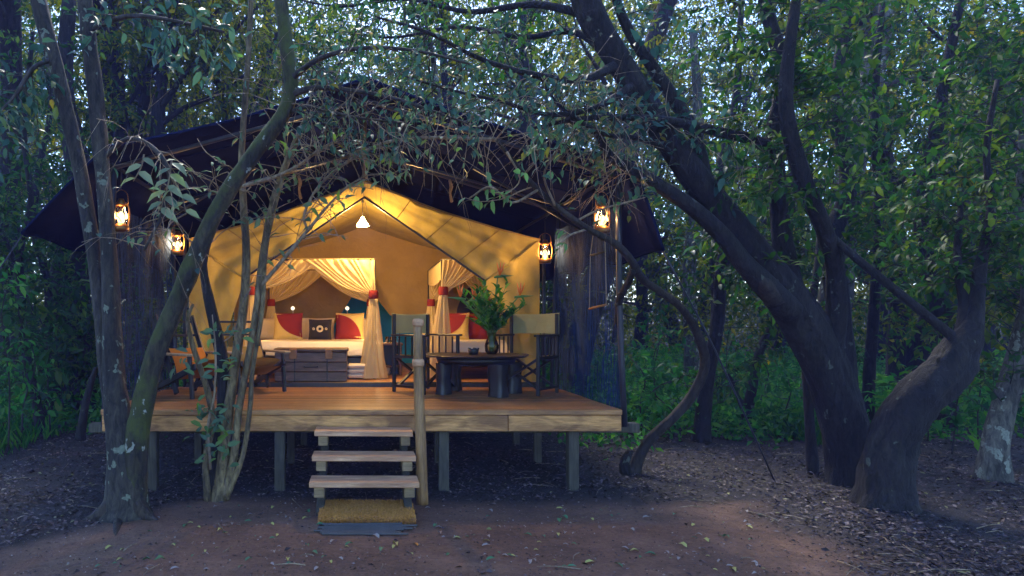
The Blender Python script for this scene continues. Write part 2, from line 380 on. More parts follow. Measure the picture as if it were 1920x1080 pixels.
# ------------------------------------------------------------------ the ground
def hum(x, y):                                           # 0 on the swept earth, 1 under the litter of leaves
    j = mnoise.noise(Vector((x * .9, y * .9, 3))) * .35 + mnoise.noise(Vector((x * 3, y * 3, 8))) * .12
    e = 5.95 + j
    if x < -1.3: e = 5.95 + (x + 1.3) * 1.05 + j
    if x > 1.9: e = 5.95 - (x - 1.9) * .12 + j
    v = (y - e) / .35
    if x > 2.6: v = max(v, (x - 3.15 - j * 1.5) / .5)
    return max(0, min(1, .5 + v))
def gz(x, y):
    z = .05 * mnoise.noise(Vector((x * .35, y * .35, 0))) + .012 * mnoise.noise(Vector((x * 2.2, y * 2.2, 5)))
    if abs(x) < 2.8 and 4.5 < y < 9: z *= .25
    if y > 12: z += (y - 12) * .03
    return z
xs = np.concatenate([-np.geomspace(12, 400, 16)[::-1], np.linspace(-11.8, 11.8, 140), np.geomspace(12, 400, 16)])
ys = np.concatenate([-np.geomspace(4, 300, 10)[::-1], np.linspace(-3, 16, 130), np.geomspace(16.4, 600, 26)])
gv = [(x, y, gz(x, y)) for y in ys for x in xs]; nx = len(xs)
gf = [(j * nx + i, j * nx + i + 1, (j + 1) * nx + i + 1, (j + 1) * nx + i) for j in range(len(ys) - 1) for i in range(nx - 1)]
g = MB().add(gv, gf, True).build('ground', M_ground); tag(g, 'reddish brown bare earth turning to dark forest soil', None, kind='structure')
a = g.data.attributes.new('humus', 'FLOAT', 'POINT'); a.data.foreach_set('value', np.array([hum(v[0], v[1]) for v in gv], np.float32))

# leaf litter
pp = []
while len(pp) < 90000:
    Y = 4.0 + 14 * nrng.random() ** 1.5; x = (nrng.random() * 2 - 1) * (1.02 * Y + .2) + .22 * Y
    h = hum(x, Y)
    if nrng.random() < max(.012, h ** 2 * (.45 + .55 * (mnoise.noise(Vector((x * 1.4, Y * 1.4, 1))) + .5))): pp.append((x, Y, gz(x, Y) + .004 + .02 * nrng.random() * h))
pp = np.array(pp); n = len(pp); an = nrng.random(n) * 6.283
D = np.stack([np.cos(an), np.sin(an), nrng.normal(0, .22, n)], 1); Nn = np.stack([nrng.normal(0, .4, n), nrng.normal(0, .4, n), np.ones(n)], 1)
L = .022 + .036 * nrng.random(n) ** 1.6; V, T = leaves_np(pp, D, Nn, L, L * (.38 + .2 * nrng.random(n)), 0, .0, .25)
tag(from_np('leaf_litter', V, T, M_litter), 'dry brown and grey leaf litter covering the forest floor', 'leaf litter', kind='stuff')

ng = np.random.default_rng(31); nb_ = 5200; yb = 4.0 + 2.6 * ng.random(nb_) ** 1.2; xb = ng.uniform(-.62, 1.0, nb_) * yb
kp = np.array([hum(a_, b_) < .75 + .25 * ng.random() for a_, b_ in zip(xb, yb)]); xb, yb = xb[kp], yb[kp]; nb_ = len(xb); zb = np.array([gz(a_, b_) for a_, b_ in zip(xb, yb)])
cb = np.stack([xb, yb, zb + .001], 1); sb = .0025 + .008 * ng.random(nb_) ** 3; oc = np.array([[1, 0, 0], [0, 1, 0], [-1, 0, 0], [0, -1, 0], [0, 0, .8], [0, 0, -.8]])
Vp = (cb[:, None, :] + oc[None] * sb[:, None, None] * ng.uniform(.6, 1.3, (nb_, 6, 1))).reshape(-1, 3); To = np.array([[0, 1, 4], [1, 2, 4], [2, 3, 4], [3, 0, 4], [1, 0, 5], [2, 1, 5], [3, 2, 5], [0, 3, 5]])
tag(from_np('gravel', Vp, (To[None] + (np.arange(nb_) * 6)[:, None, None]).reshape(-1, 3), leafmat('grit', [(0, (.05, .028, .02)), (.6, (.16, .085, .055)), (1, (.36, .28, .24))], 0, .8)), 'small stones and crumbs of earth on the swept clearing', 'gravel', kind='stuff')
n = 4500; yb = 4.0 + 2.4 * ng.random(n); xb = ng.uniform(-.62, 1.0, n) * yb; an = ng.random(n) * 6.283; Lb = .006 + .022 * ng.random(n) ** 2.5
V, T = leaves_np(np.stack([xb, yb, np.array([gz(a_, b_) for a_, b_ in zip(xb, yb)]) + .003], 1), np.stack([np.cos(an), np.sin(an), ng.normal(0, .15, n)], 1), np.stack([ng.normal(0, .3, n), ng.normal(0, .3, n), np.ones(n)], 1), Lb, Lb * .5, 0, 0, .2)
tag(from_np('leaf_fragments', V, T, M_litter), 'tiny broken leaf fragments trodden into the bare earth', 'leaf fragments', kind='stuff')
sk = MB(); rk = random.Random(2)
for i in range(420):
    y = 4.2 + 9 * rk.random() ** 1.4; x = rk.uniform(-.75, 1.15) * y
    if rk.random() > hum(x, y) + .12: continue
    a_ = rk.random() * 6.28; ln = rk.uniform(.06, .35); z = gz(x, y) + .012; c_, s_ = math.cos(a_), math.sin(a_)
    sk.tube([(x, y, z), (x + c_ * ln * .5 + rk.gauss(0, .015), y + s_ * ln * .5, z + .01), (x + c_ * ln, y + s_ * ln, z)], [rk.uniform(.003, .006), .002], 5, 2)
tag(sk.build('fallen_sticks', M_twig), 'thin dry sticks strewn through the leaf litter', 'sticks', kind='stuff')
# ------------------------------------------------------------------ deck
DZ = .75; DF = 6.22; DB = 8.42; DL, DR = -2.36, 2.31
deck = thing('wooden_deck', 'raised wooden deck of brown boards on grey posts in front of tent', 'deck', (0, DF, 0))
bm = MB().box((0, 0, 0), (DR - DL, .098, .032), bev=.006).build('board', M_deck, deck); bm.location = ((DL + DR) / 2, .165, DZ - .016); k = 1
while .165 + k * .112 < DB - DF:
    b2 = bm.copy(); C.objects.link(b2); b2.location = ((DL + DR) / 2 + rnd.uniform(-.004, .004), .165 + k * .112, DZ - .016 + rnd.uniform(-.001, .001)); k += 1
nose = MB().box((0, 0, 0), (DR - DL + .012, .118, .05), bev=.006).build('nosing_board', M_deck, deck); nose.location = ((DL + DR) / 2, .055, DZ - .025)
for x0, x1 in ((DL + .004, 1.29), (1.296, DR)):
    o = MB().box((0, 0, 0), (x1 - x0, .045, .142), bev=.005).build('fascia_board', M_fascia, deck); o.location = ((x0 + x1) / 2, .028, DZ - .054 - .071)
for x, d in ((DL + .03, 1), (DR - .03, 1)):
    o = MB().box((0, 0, 0), (.05, DB - DF - .07, .14), bev=.004).build('side_beam', M_fascia, deck); o.location = (x, (DB - DF) / 2 + .03, DZ - .034 - .072)
for yy in (.5, 1.75):
    o = MB().box((0, 0, 0), (5.3 if yy < 1 else 5.0, .11, .09), bev=.006).build('cross_beam', M_post, deck); o.location = (0, yy, DZ - .19 - .045)
for r_, (yy, xsn) in enumerate(((.13, (-1.94, -.767, .727, 1.9)), (1.35, (-1.8, -.80, .80, 1.88)), (2.5, (-1.95, -.75, .74, 1.9)), (4.2, (-1.95, -.75, .74, 1.9)))):
    for x in xsn:
        o = MB().box((0, 0, 0), (.095 if r_ == 0 else .08, .09, DZ - .12), bev=.006).build('post', M_post, deck); o.location = (x + rnd.uniform(-.01, .01), yy, (DZ - .12) / 2 - .03); o.rotation_euler.z = rnd.uniform(-.1, .1)
# ------------------------------------------------------------------ steps, hand post, mats
st = thing('wooden_steps', 'three weathered plank steps leading up to the deck', 'steps', (0, 5.4, 0))
for i, (y0, z) in enumerate(((0, .284), (.26, .437), (.52, .60))):
    o = MB().box((0, 0, 0), (.86 - .008 * i, .26, .042), bev=.005).build('tread', M_tread, st); o.location = (-.002 * i - .001, y0 + .13, z - .021); o.rotation_euler = (rnd.uniform(-.01, .01), rnd.uniform(-.006, .006), 0)
    for s in (-1, 1):
        o = MB().box((0, 0, 0), (.082, .20, .085), bev=.005).build('block', M_block, st); o.location = (s * .355, y0 + .14, z - .042 - .044)
for s in (-1, 1):
    o = MB().bar((s * .35, .09, -.03), (s * .35, .88, .48), .062, .15, bev=.005).build('stringer', M_post, st)
hp = thing('hand_post', 'tall round wooden post with pale joints standing beside the steps', 'post', (.47, 5.86, 0))
MB().tube([(.022, 0, -.05), (.012, 0, .4), (.0, .01, .75), (-.012, .01, 1.1), (-.018, .01, 1.56)], [.052, .047, .045, .041, .037], 14, 4, .06, seed=3).build('shaft', M_bamboo, hp)
for z, r in ((1.19, .05), (1.53, .047)):
    o = MB().lathe([(.0, -.032), (r * .95, -.03), (r * 1.04, -.014), (r * 1.04, .014), (r * .93, .03), (0, .036)], (0, 0, 0), 14).build('joint_band', M_tread, hp); o.location = (-.014, .01, z)

mat_ = thing('coir_doormat', 'thick brown coir doormat at the foot of the steps', 'doormat', (.02, 5.5, 0))
MB().grid(lambda u, v: ((u - .5) * .74, (v - .5) * .49, .05 + .012 * mnoise.noise(Vector((u * 9, v * 7, 2)))), 12, 8).box((0, 0, .024), (.745, .495, .046)).build('backing', M_coir, mat_)
bp = nrng.random((9000, 2)) - .5; n = len(bp)
bpos = np.stack([bp[:, 0] * .74, bp[:, 1] * .49, np.full(n, .045)], 1)
edge = np.stack([nrng.uniform(-.37, .37, 1600), np.full(1600, -.247), nrng.uniform(.004, .05, 1600)], 1); bpos = np.concatenate([bpos, edge]); n = len(bpos)
Db = np.stack([nrng.normal(0, .25, n), nrng.normal(0, .25, n), np.ones(n)], 1); Db[-1600:, 1] -= 1.2; Db[-1600:, 2] = nrng.normal(0, .3, 1600)
V, T = leaves_np(bpos, Db, nrng.normal(0, 1, (n, 3)), nrng.uniform(.015, .035, n), np.full(n, .006), 0, 0, 0)
o = from_np('bristles', V, T, M_coir, mat_); o['kind'] = 'stuff'
rm = thing('rod_mat', 'dark ridged rubber rod mat lying on the earth before the doormat', 'mat', (0, 5.09, .0))
for i in range(8):
    pts = [(-.335 + rnd.uniform(-.05, .05), 0, .016)]; x = pts[0][0]
    ln = .66 + rnd.uniform(-.08, .06); nb = 34; prof = []
    mbx = MB(); pt = [(x + ln * q / (nb * 2), .003 * math.sin(q * .3 + i), .016) for q in range(nb * 2 + 1)]
    mbx.tube(pt, [.0115 if q % 2 else .007 for q in range(nb * 2 + 1)], 6, 1)
    o = mbx.build('rod', M_rubber, rm); o.location = (0, -.12 + i * .035, 0); o.rotation_euler.z = rnd.uniform(-.02, .02)

# ------------------------------------------------------------------ tent
TF = 8.45; TB = 11.3; FZ = .80
tent = thing('safari_tent', 'large khaki canvas safari tent with open front under dark flysheet', 'tent', (0, TF, DZ))
def tp(o): return at0(tent, o)
def lerp(a, b, u): return Vector(a).lerp(Vector(b), u)
def wr(p, amp, f=1.0, s=0): return amp * mnoise.noise(Vector((p[0] * 2.5 * f + s, p[2] * 2.5 * f, s))) + amp * .6 * mnoise.noise(Vector((p[0] * 7 * f + s, p[2] * 5 * f, s + 4)))
# tent floor
for i in range(int((TB + 1.3 - TF) / .14)):
    o = tp(MB().box((0, TF + .07 + i * .14, FZ - .015), (4.3, .137, .03), bev=.003).build('floor_board', M_deck))
tp(MB().box((0, TF - .03, (DZ + FZ) / 2 - .004), (4.32, .055, .075), bev=.006).build('threshold', M_blackw))
AP, CR = 3.27, 2.54; OX, OZ = 1.43, 2.03; HW = 2.13
for s in (-1, 1):
    ox, oz = (OX, OZ) if s > 0 else (1.42, 2.06)
    def upper(u, v, s=s, ox=ox, oz=oz):                  # u: ridge to eave, v: top edge to opening edge
        a = lerp((0, TF, AP), (HW, TF, CR), u); a.z -= .05 * math.sin(math.pi * u)
        b = lerp((0, TF + .02, 3.06), (ox, TF - .22, oz), u); p = a.lerp(b, v)
        f = .045 * math.sin(9 * v + 5 * u) * u * (1 - .5 * v) + .03 * math.sin(26 * v * (1 - u * .3) + 2 * mnoise.noise(Vector((u * 3, v * 3, s)))) * u * u
        p.y += f + wr(p, .05, 1, s * 9); p.x *= s; return p
    fpn = tp(MB().grid(upper, 36, 20).build('front_panel', M_canvas))
    for uu in (.27, .52, .78):
        sm = MB().tube([upper(uu, v) + Vector((0, -.006, 0)) for v in np.linspace(0, 1, 12)], .0055, 5, 1).build('seam', M_canvas_in, fpn)
    MB().tube([upper(u, 0) + Vector((0, -.008, -.004)) for u in np.linspace(0, 1, 20)], .011, 6, 1).build('hem', M_canvas_in, fpn)
    def lower(u, v, s=s, ox=ox, oz=oz):                  # u: opening side to outer corner, v: crease down to the floor
        a = lerp((ox, TF - .22, oz), (HW, TF, CR), u)
        q = v; inn = Vector((ox + (.10 * math.sin(q * 3.1) * .4 + .47 * q ** 1.2), TF - .22 + .2 * min(1, q * 1.5), oz + (FZ + .01 - oz) * q))
        out = Vector((HW + .012 * q, TF, CR + (FZ + .01 - CR) * q)); p = inn.lerp(out, u); p = p.lerp(a, (1 - v) ** 8)
        p.y += .035 * math.sin(u * 9 + v * 2) * (1 - u) * (.4 + v * .6) + .025 * math.sin((u * 3 - v * 2.4) * 4) * (1 - v) + wr(p, .06, 1, s * 5 + 2); p.x *= s; return p
    tp(MB().grid(lower, 30, 40).build('door_flap', M_canvas))
    pts = [Vector((s * ox * u, TF + .02 - .24 * u - .012, 3.06 + (oz - 3.06) * u)) for u in (0, .25, .5, .75, 1)]
    tp(MB().tube(pts, .013, 8, 3).build('door_piping', M_pole))
    pts = [upper(.5 + .5 * u, 1.0) .lerp(lower(u, 0), .5) for u in (0, .0)]
    cr_ = [lerp((s * ox, TF - .245, oz), (s * HW, TF - .015, CR), u) + Vector((0, -.012 * math.sin(3.14 * u), -.03 * math.sin(3.14 * u))) for u in np.linspace(0, 1, 7)]
    tp(MB().tube(cr_, .012, 6, 2).build('seam', M_canvas))
    # roof slope and side wall
    def slope(u, v, s=s):
        p = Vector((s * (HW - .01) * u, TF + .03 + (TB - TF) * v, 3.2 + (CR - 3.2) * u - .07 * math.sin(math.pi * u) - .035 * math.sin(math.pi * v) * u - .10 * v * (1 - u))); p.z += wr((p.y, 0, p.x), .02); return p
    tp(MB().grid(slope, 24, 24).build('roof_slope', M_canvas))
    def side(u, v, s=s):
        return Vector((s * (HW + .01 + .03 * math.sin(u * 9) * v * (1 - v) * 2), TF + .02 + (TB - TF) * u, CR - .02 + (FZ - CR) * v))
    tp(MB().grid(side, 24, 14).build('side_wall', M_canvas))
# partition curtains, blue cloth, dark window
def part_r(u, v):                                        # one skirt of the partition, drawn aside below the meeting point
    zt = 3.16 - .36 * u; zb = 1.60 + .16 * abs(u - .3) - .03 * math.sin(u * 9); z = zt + (zb - zt) * v
    e = max(0, min(1, (2.30 - z) / .68)); x0 = -.14 + .58 * e ** .9; p = Vector((x0 + (2.13 - x0) * u, TB - .03, z)); p.y += .06 * math.sin(u * 13 + v * 4) * e + wr(p, .03); return p
def part_l(u, v):
    zt = 3.16 - .36 * u; z = zt + (.86 - zt) * v; e = max(0, min(1, (2.32 - z) / 1.2)); x0 = .04 - .78 * e
    p = Vector((x0 - (2.13 + x0) * u, TB, z)); p.y += .05 * math.sin(u * 12 + v * 3) * e + wr(p, .03); return p
tp(MB().grid(part_r, 30, 18).build('partition_curtain', M_canvas_in)); tp(MB().grid(part_l, 30, 18).build('partition_curtain', M_canvas_in))
tp(MB().grid(lambda u, v: (.85 + 1.3 * u, TB - .02 + .02 * math.sin(u * 14), 1.75 - .95 * v), 14, 8).build('partition_curtain', M_canvas_in))
tp(MB().grid(lambda u, v: (-2.1 + 4.2 * u, TB + 1.25 + .03 * math.sin(u * 40), 3.1 - 2.32 * v), 60, 10).build('blue_back_cloth', M_blue))
arch = [(1.48, 1.45), (1.5, 1.75), (1.6, 2.03), (1.72, 2.12), (1.86, 1.98), (1.97, 1.75), (2.0, 1.45)]
tp(MB().add([(x, TB - .09, z) for x, z in arch] + [(x, TB - .105, z) for x, z in arch], [tuple(range(7)), tuple(range(7, 14))[::-1]] + [(i, (i + 1) % 7, 7 + (i + 1) % 7, 7 + i) for i in range(7)]).build('window_mesh', M_darkwin))
for s in (-1, 1):
    tp(MB().tube([(s * (HW + .05), TF - .03, DZ), (s * (HW + .05), TF - .03, 2.6)], .022, 10, 1).build('pole', M_pole))
tp(MB().tube([(0, TF - .04, 3.3), (0, TB, 3.3)], .025, 10, 1).build('ridge_pole', M_pole))

# flysheet: ridge, eave, flap hem at each side
FY0, FY1 = 6.12, 12.9
prof = {1: [(0.02, 3.69), (2.36, 2.95), (2.64, 2.17)], -1: [(0.02, 3.69), (-2.28, 3.08), (-3.02, 2.32)]}
for s in (1, -1):
    A, B, D_ = (Vector((x, 0, z)) for x, z in prof[s])
    def fl(u, v, s=s, A=A, B=B):
        p = A.lerp(B, u); p.y = FY0 + (FY1 - FY0) * v + .10 * math.sin(math.pi * u) * (1 - v) ** 4; sag = .06 * math.sin(math.pi * u) * (.4 + .6 * abs(math.sin(v * math.pi * 3)))
        p.z -= sag; p.z += .012 * mnoise.noise(Vector((u * 7, v * 14, s))) ; return p
    fs = tp(MB().grid(fl, 24, 40).build('flysheet', M_fly))
    def fp(u, v, s=s, B=B, D_=D_):
        p = B.lerp(D_, u); p.y = FY0 + (FY1 - FY0) * v - .02 * math.sin(math.pi * u) * (1 - v) ** 5
        p.x += s * .05 * math.sin(v * 17) * u + s * .03 * math.sin(v * 41) * u; p.z += .03 * math.sin(v * 30) * u * (1 if v > .03 else 0); return p
    ffl = tp(MB().grid(fp, 12, 80).build('fly_flap', M_fly))
    MB().tube([fl(u, 0) for u in np.linspace(0, 1, 12)] + [fp(u, 0) for u in np.linspace(.1, 1, 6)], .014, 6, 1).build('fly_hem', M_fly, fs)
    for vv in (.1, .22, .36, .5): MB().tube([fl(u, vv) - Vector((0, 0, .006)) for u in np.linspace(0, 1, 14)], .008, 5, 1).build('seam', M_fly, fs)
    MB().tube([fp(1, v) for v in np.linspace(0, 1, 40)], .014, 6, 1).build('fly_hem', M_fly, ffl)
    for yy in (6.35, 8.3):                               # rafters, eave posts and braces
        e = Vector((s * (2.33 if s > 0 else 2.29), yy, (2.86 if s > 0 else 2.95)))
        tp(MB().tube([(0, yy, 3.57), tuple(e)], .021, 8, 1).build('rafter_pole', M_pole))
        ft = Vector((s * (2.43 if yy < 7 else 2.27), yy + .12, .56 if yy < 7 else .70))
        tp(MB().tube([tuple(e), (s * 2.36, yy + .06, 1.7) if yy < 7 else (s * 2.29, yy + .06, 1.7), tuple(ft)], .027 if yy < 7 else .022, 10, 2).build('post', M_pole))
    tp(MB().tube([(s * 2.31, 6.35, 2.9 if s > 0 else 2.98), (s * 2.31, 12.5, 2.9 if s > 0 else 2.98)], .02, 8, 1).build('eave_pole', M_pole))
    tp(MB().tube([(s * 1.15, 7.3, 3.16), (s * 2.3, 7.3, 2.5)], .015, 8, 1).build('brace', M_pole))
    tp(MB().tube([(s * .04, 7.35, 3.34), (s * 2.25, 7.35, 2.72)], .014, 8, 1).build('rafter_pole', M_pole))
tp(MB().tube([(0, 6.2, 3.6), (0, 12.6, 3.6)], .026, 10, 1).build('ridge_pole', M_pole))
for (px, py0, py1, yy) in ((843, 338, 378, 8.2), (683, 290, 335, 8.3), (560, 330, 372, 8.2)):
    a, b = P(px, py0, yy), P(px + 4, py1, TF - .03)
    tp(MB().tube([a, a.lerp(b, .3) + Vector((.012, 0, 0)), a.lerp(b, .6) - Vector((.01, 0, 0)), b], [.016, .022, .014, .02], 7, 3).build('tie', M_rope))
tp(MB().tube([(2.64, FY0 + .02, 2.17), P(1340, 655, 6.35), P(1455, 908, 6.62)], .008, 6, 3).build('guy_rope', M_pole))
tp(MB().tube([(-3.02, FY0 + .02, 2.32), (-3.9, 6.4, 1.2), (-4.7, 6.6, 0)], .006, 6, 3).build('guy_rope', M_pole))

for s, lb in ((1, 'dark blue shade net hanging between the posts beside the round table'), (-1, 'dark blue shade net behind the forked lichen-spotted tree')):
    sn = thing('shade_net', lb, 'shade net', (s * 2.3, 7.3, DZ), 0)
    def nf(u, v, s=s):
        p = Vector((s * (2.36 - .10 * u), 6.5 + 1.72 * u, 2.62 - 1.90 * v)); p.x += s * (.02 * math.sin(u * 24) + .02 * math.sin(u * 9 + v * 2)) * (.3 + .7 * v) + s * .03 * v; return p
    at0(sn, MB().grid(nf, 60, 20).build('net_cloth', M_shadenet))
    at0(sn, MB().tube([nf(u, 1) + Vector((0, 0, -.01)) for u in np.linspace(0, 1, 10)], .014, 6, 1).build('hem_bar', M_pole))

# ------------------------------------------------------------------ lights of the place
def lantern(loc, sc_, label, watt, hang):
    t = thing('hurricane_lantern', label, 'lantern', loc, rnd.uniform(-.4, .4), 'lit lanterns on the tent poles'); k = sc_
    MB().lathe([(0, 0), (.055 * k, 0), (.06 * k, .012 * k), (.06 * k, .035 * k), (.045 * k, .05 * k), (.03 * k, .058 * k), (0, .058 * k)], n=18).build('tank', M_brass, t)
    MB().lathe([(.032 * k, .06 * k), (.048 * k, .095 * k), (.05 * k, .12 * k), (.036 * k, .165 * k), (.03 * k, .185 * k)], n=18).build('glass_chimney', M_glass, t)
    MB().lathe([(0, .245 * k), (.02 * k, .243 * k), (.024 * k, .23 * k), (.038 * k, .205 * k), (.040 * k, .19 * k), (.028 * k, .186 * k)], n=18).build('vent_cap', M_brass, t)
    MB().lathe([(.0, .065 * k), (.02 * k, .075 * k), (.029 * k, .10 * k), (.026 * k, .13 * k), (.016 * k, .155 * k), (0, .17 * k)], n=12).build('flame', M_flame, t).scale = (1, 1, rnd.uniform(.8, 1.0))
    for s in (-1, 1):
        MB().tube([(s * .05 * k, 0, .03 * k), (s * .066 * k, 0, .08 * k), (s * .066 * k, 0, .17 * k), (s * .04 * k, 0, .215 * k)], .0055 * k, 6, 3).build('side_tube', M_brass, t)
        MB().tube([(s * .03 * k, -.045 * k, .065 * k), (0, -.056 * k, .12 * k), (-s * .03 * k, -.04 * k, .18 * k)], .0025 * k, 5, 3).build('guard_wire', M_brass, t)
    MB().tube([(-.06 * k, 0, .2 * k), (-.05 * k, 0, .28 * k), (0, 0, .31 * k), (.05 * k, 0, .28 * k), (.06 * k, 0, .2 * k)], .003 * k, 5, 3).build('bail_handle', M_brass, t)
    MB().tube([(0, 0, .31 * k), (0, 0, hang)], .004, 5, 1).build('hook', M_pole, t)
    l = bpy.data.lights.new('lantern_light', 'POINT'); l.energy = watt; l.color = (1, .55, .2); l.shadow_soft_size = .03
    lo = bpy.data.objects.new('lantern_light', l); C.objects.link(lo); lo.parent = t; lo.location = (0, -.045 * k, .12 * k)
p = P(1129, 438, 6.45); lantern(p, 1.25, 'brass hurricane lantern on front post above the wooden swing', 1.9, .55)
p = P(1022, 494, 8.15); lantern(p, 1.15, 'brass hurricane lantern at the tent corner beside the shade net and table', 5.2, .5)
p = P(227, 434, 6.45); lantern(p, 1.25, 'brass hurricane lantern touching the lichen-spotted trunk', 1.5, .6)
p = P(333, 478, 8.15); lantern(p, 1.15, 'brass hurricane lantern between the leaning mossy trunk and the blue net', 5, .5)
pd = thing('pendant_lamp', 'small white cone pendant lamp hanging at the tent peak', 'lamp', P(680, 424, 8.75))
MB().lathe([(.012, .115), (.022, .10), (.035, .07), (.062, .035), (.078, .0)], n=24).build('lamp_shade', M_shade, pd)
MB().lathe([(0, -.01), (.022, .0), (.03, .025), (.022, .05), (0, .065)], n=12).build('bulb', M_bulb, pd)
MB().tube([(0, 0, .11), (0, 0, .33)], .004, 5, 1).build('cord', M_pole, pd); MB().lathe([(0, .335), (.016, .33), (.018, .30), (.006, .29)], n=10).build('ceiling_hook', M_pole, pd)
l = bpy.data.lights.new('pendant_light', 'POINT'); l.energy = 32; l.color = (1, .62, .22); l.shadow_soft_size = .04
lo = bpy.data.objects.new('pendant_light', l); C.objects.link(lo); lo.parent = pd; lo.location = (0, 0, -.075)
for (px, py, yy, lb) in ((463, 612, 9.5, 'tiny glowing bedside lamp at the outer side of the large bed'), (705, 622, 9.9, 'tiny glowing lamp on the table between the beds')):
    t = thing('bedside_lamp', lb, 'lamp', P(px, py, yy))
    MB().lathe([(0, -.02), (.014, -.015), (.02, 0), (.014, .015), (0, .02)], n=10).build('bulb', M_flame, t)
    zf = P(px, py, yy).z; zt = 1.26 if px > 600 else 1.2
    MB().tube([(0, .03, zt - zf), (0, .03, .0), (0, .0, .0)], .006, 6, 1).lathe([(0, zt - zf + .012), (.05, zt - zf + .008), (.05, zt - zf)], (0, .03, 0), 12).build('stand', M_pole, t)
    l = bpy.data.lights.new('bedside_light', 'POINT'); l.energy = 4.2; l.color = (1, .6, .25); l.shadow_soft_size = .03
    lo = bpy.data.objects.new('bedside_light', l); C.objects.link(lo); lo.parent = t; lo.location = (0, -.05, .0)

# ------------------------------------------------------------------ beds
def net_curtain(name, bar_a, bar_b, tie, foot, parent, flare=.13, nu=44):
    """a net that hangs from a rail (bar_a at the post, bar_b far end), is gathered at the tie and falls to the foot"""
    bar_a, bar_b, tie, foot = map(Vector, (bar_a, bar_b, tie, foot)); axd = (bar_b - bar_a).normalized()
    def fn(u, v):
        top = bar_a.lerp(bar_b, u)
        if v < .55:
            q = v / .55; p = top.lerp(tie + axd * .05 * (u - .5), q); p.z -= .16 * math.sin(math.pi * q) * u * (bar_b - bar_a).length * .6
            p += Vector((0, -.022 * math.sin(u * 60 + 5 * mnoise.noise(Vector((u * 6, q * 2, tie.x)))) * (1 - .6 * q) * (.5 + abs(mnoise.noise(Vector((u * 9, 3, tie.x)))) * 1.6), 0))
        else:
            q = (v - .55) / .45; wdt = .045 + flare * q ** 1.1; p = tie.lerp(foot, q); an_ = u * math.pi * 1.6 - .3
            p += Vector((math.cos(an_) * wdt, -math.sin(an_) * wdt * .75, 0)) * (1 + (.08 + .3 * abs(mnoise.noise(Vector((u * 7, tie.x, 2))))) * math.sin(u * 46 + 4 * mnoise.noise(Vector((u * 5, q * 2, tie.x)))))
        return p
    return at0(parent, MB().grid(fn, nu * 2, 30).build(name, M_net))
def band(p, parent, r=.06):
    o = MB().lathe([(r * .95, -.055), (r * 1.08, -.03), (r * 1.05, .03), (r * .95, .055)], (0, 0, 0), 14).build('tie_band', M_red, parent); o.location = p
def bed(x0, x1, y0, y1, label, ztop, sides, zmat=1.28):
    t = thing('four_poster_bed', label, 'bed', ((x0 + x1) / 2, y0, FZ)); cx = (x0 + x1) / 2
    for x in (x0, x1):
        for y in (y0, y1): at0(t, MB().tube([(x, y, FZ), (x, y, ztop)], .02, 8, 1).build('bed_post', M_blackw))
    for a, b in (((x0, y0), (x1, y0)), ((x1, y0), (x1, y1)), ((x1, y1), (x0, y1)), ((x0, y1), (x0, y0))):
        at0(t, MB().tube([(*a, ztop), (*b, ztop)], .014, 6, 1).build('canopy_rail', M_blackw))
    at0(t, MB().box((cx, (y0 + y1) / 2, FZ + .22), (x1 - x0 - .08, y1 - y0 - .08, .12), bev=.01).build('bed_frame', M_blackw))
    at0(t, MB().box((cx, (y0 + y1) / 2, FZ + .385), (x1 - x0 - .05, y1 - y0 - .06, .2), bev=.05).build('mattress', M_white))
    at0(t, MB().grid(lambda u, v: (x0 - .01 + (x1 - x0 + .02) * u, y0 - .015 + (y1 - y0) * .8 * v, zmat - .02 + .02 * mnoise.noise(Vector((u * 4, v * 4, 0))) - (.0 if .03 < u < .97 else .12) - (.16 if v < .02 else 0)), 40, 50).build('bedspread', M_white))
    at0(t, MB().grid(lambda u, v: (x0 + (x1 - x0) * u, y0 + (y1 - y0) * v, ztop + .018 - .05 * math.sin(math.pi * u) * math.sin(math.pi * v)), 20, 20).build('canopy_net', M_net))
    tz = 1.94
    if 'l' in sides:
        cu = net_curtain('net_curtain', (x0, y0 - .02, ztop), (cx + .12, y0 - .03, ztop), (x0 + .01, y0 - .03, tz), (x0 - .03, y0 - .03, FZ + .03), t); band((x0 + .01, y0 - .03, tz), cu)
        cu = net_curtain('net_curtain', (x0, y1 - .04, ztop), (cx + .1, y1 - .05, ztop), (x0 + .03, y1 - .05, tz - .1), (x0 + .02, y1 - .1, FZ + .35), t, .1); band((x0 + .03, y1 - .05, tz - .1), cu)
    if 'r' in sides:
        cu = net_curtain('net_curtain', (x1, y0 - .02, ztop), (cx - .12, y0 - .045, ztop), (x1 - .01, y0 - .04, tz - .05), (x1 - .02, y0 - .04, FZ + .02), t); band((x1 - .01, y0 - .04, tz - .05), cu)
        cu = net_curtain('net_curtain', (x1, y1 - .04, ztop), (cx - .1, y1 - .06, ztop), (x1 - .03, y1 - .05, tz - .1), (x1 - .03, y1 - .1, FZ + .35), t, .1); band((x1 - .03, y1 - .05, tz - .1), cu)
    for x, sg in ((x0, -1), (x1, 1)):                    # valance of the side rails
        at0(t, MB().grid(lambda u, v, x=x: (x + .012 * math.sin(u * 70), y0 + (y1 - y0) * u, ztop - .22 * v - .06 * math.sin(math.pi * u) * v), 60, 5).build('side_valance', M_net))
    return t
bed(-1.48, .13, 8.98, 10.85, 'wide four-poster bed with cream nets tied by red bands', 2.345, 'lr')
bed(1.01, 2.02, 8.98, 10.85, 'narrow four-poster bed with draped net behind the round table', 2.345, 'lr')
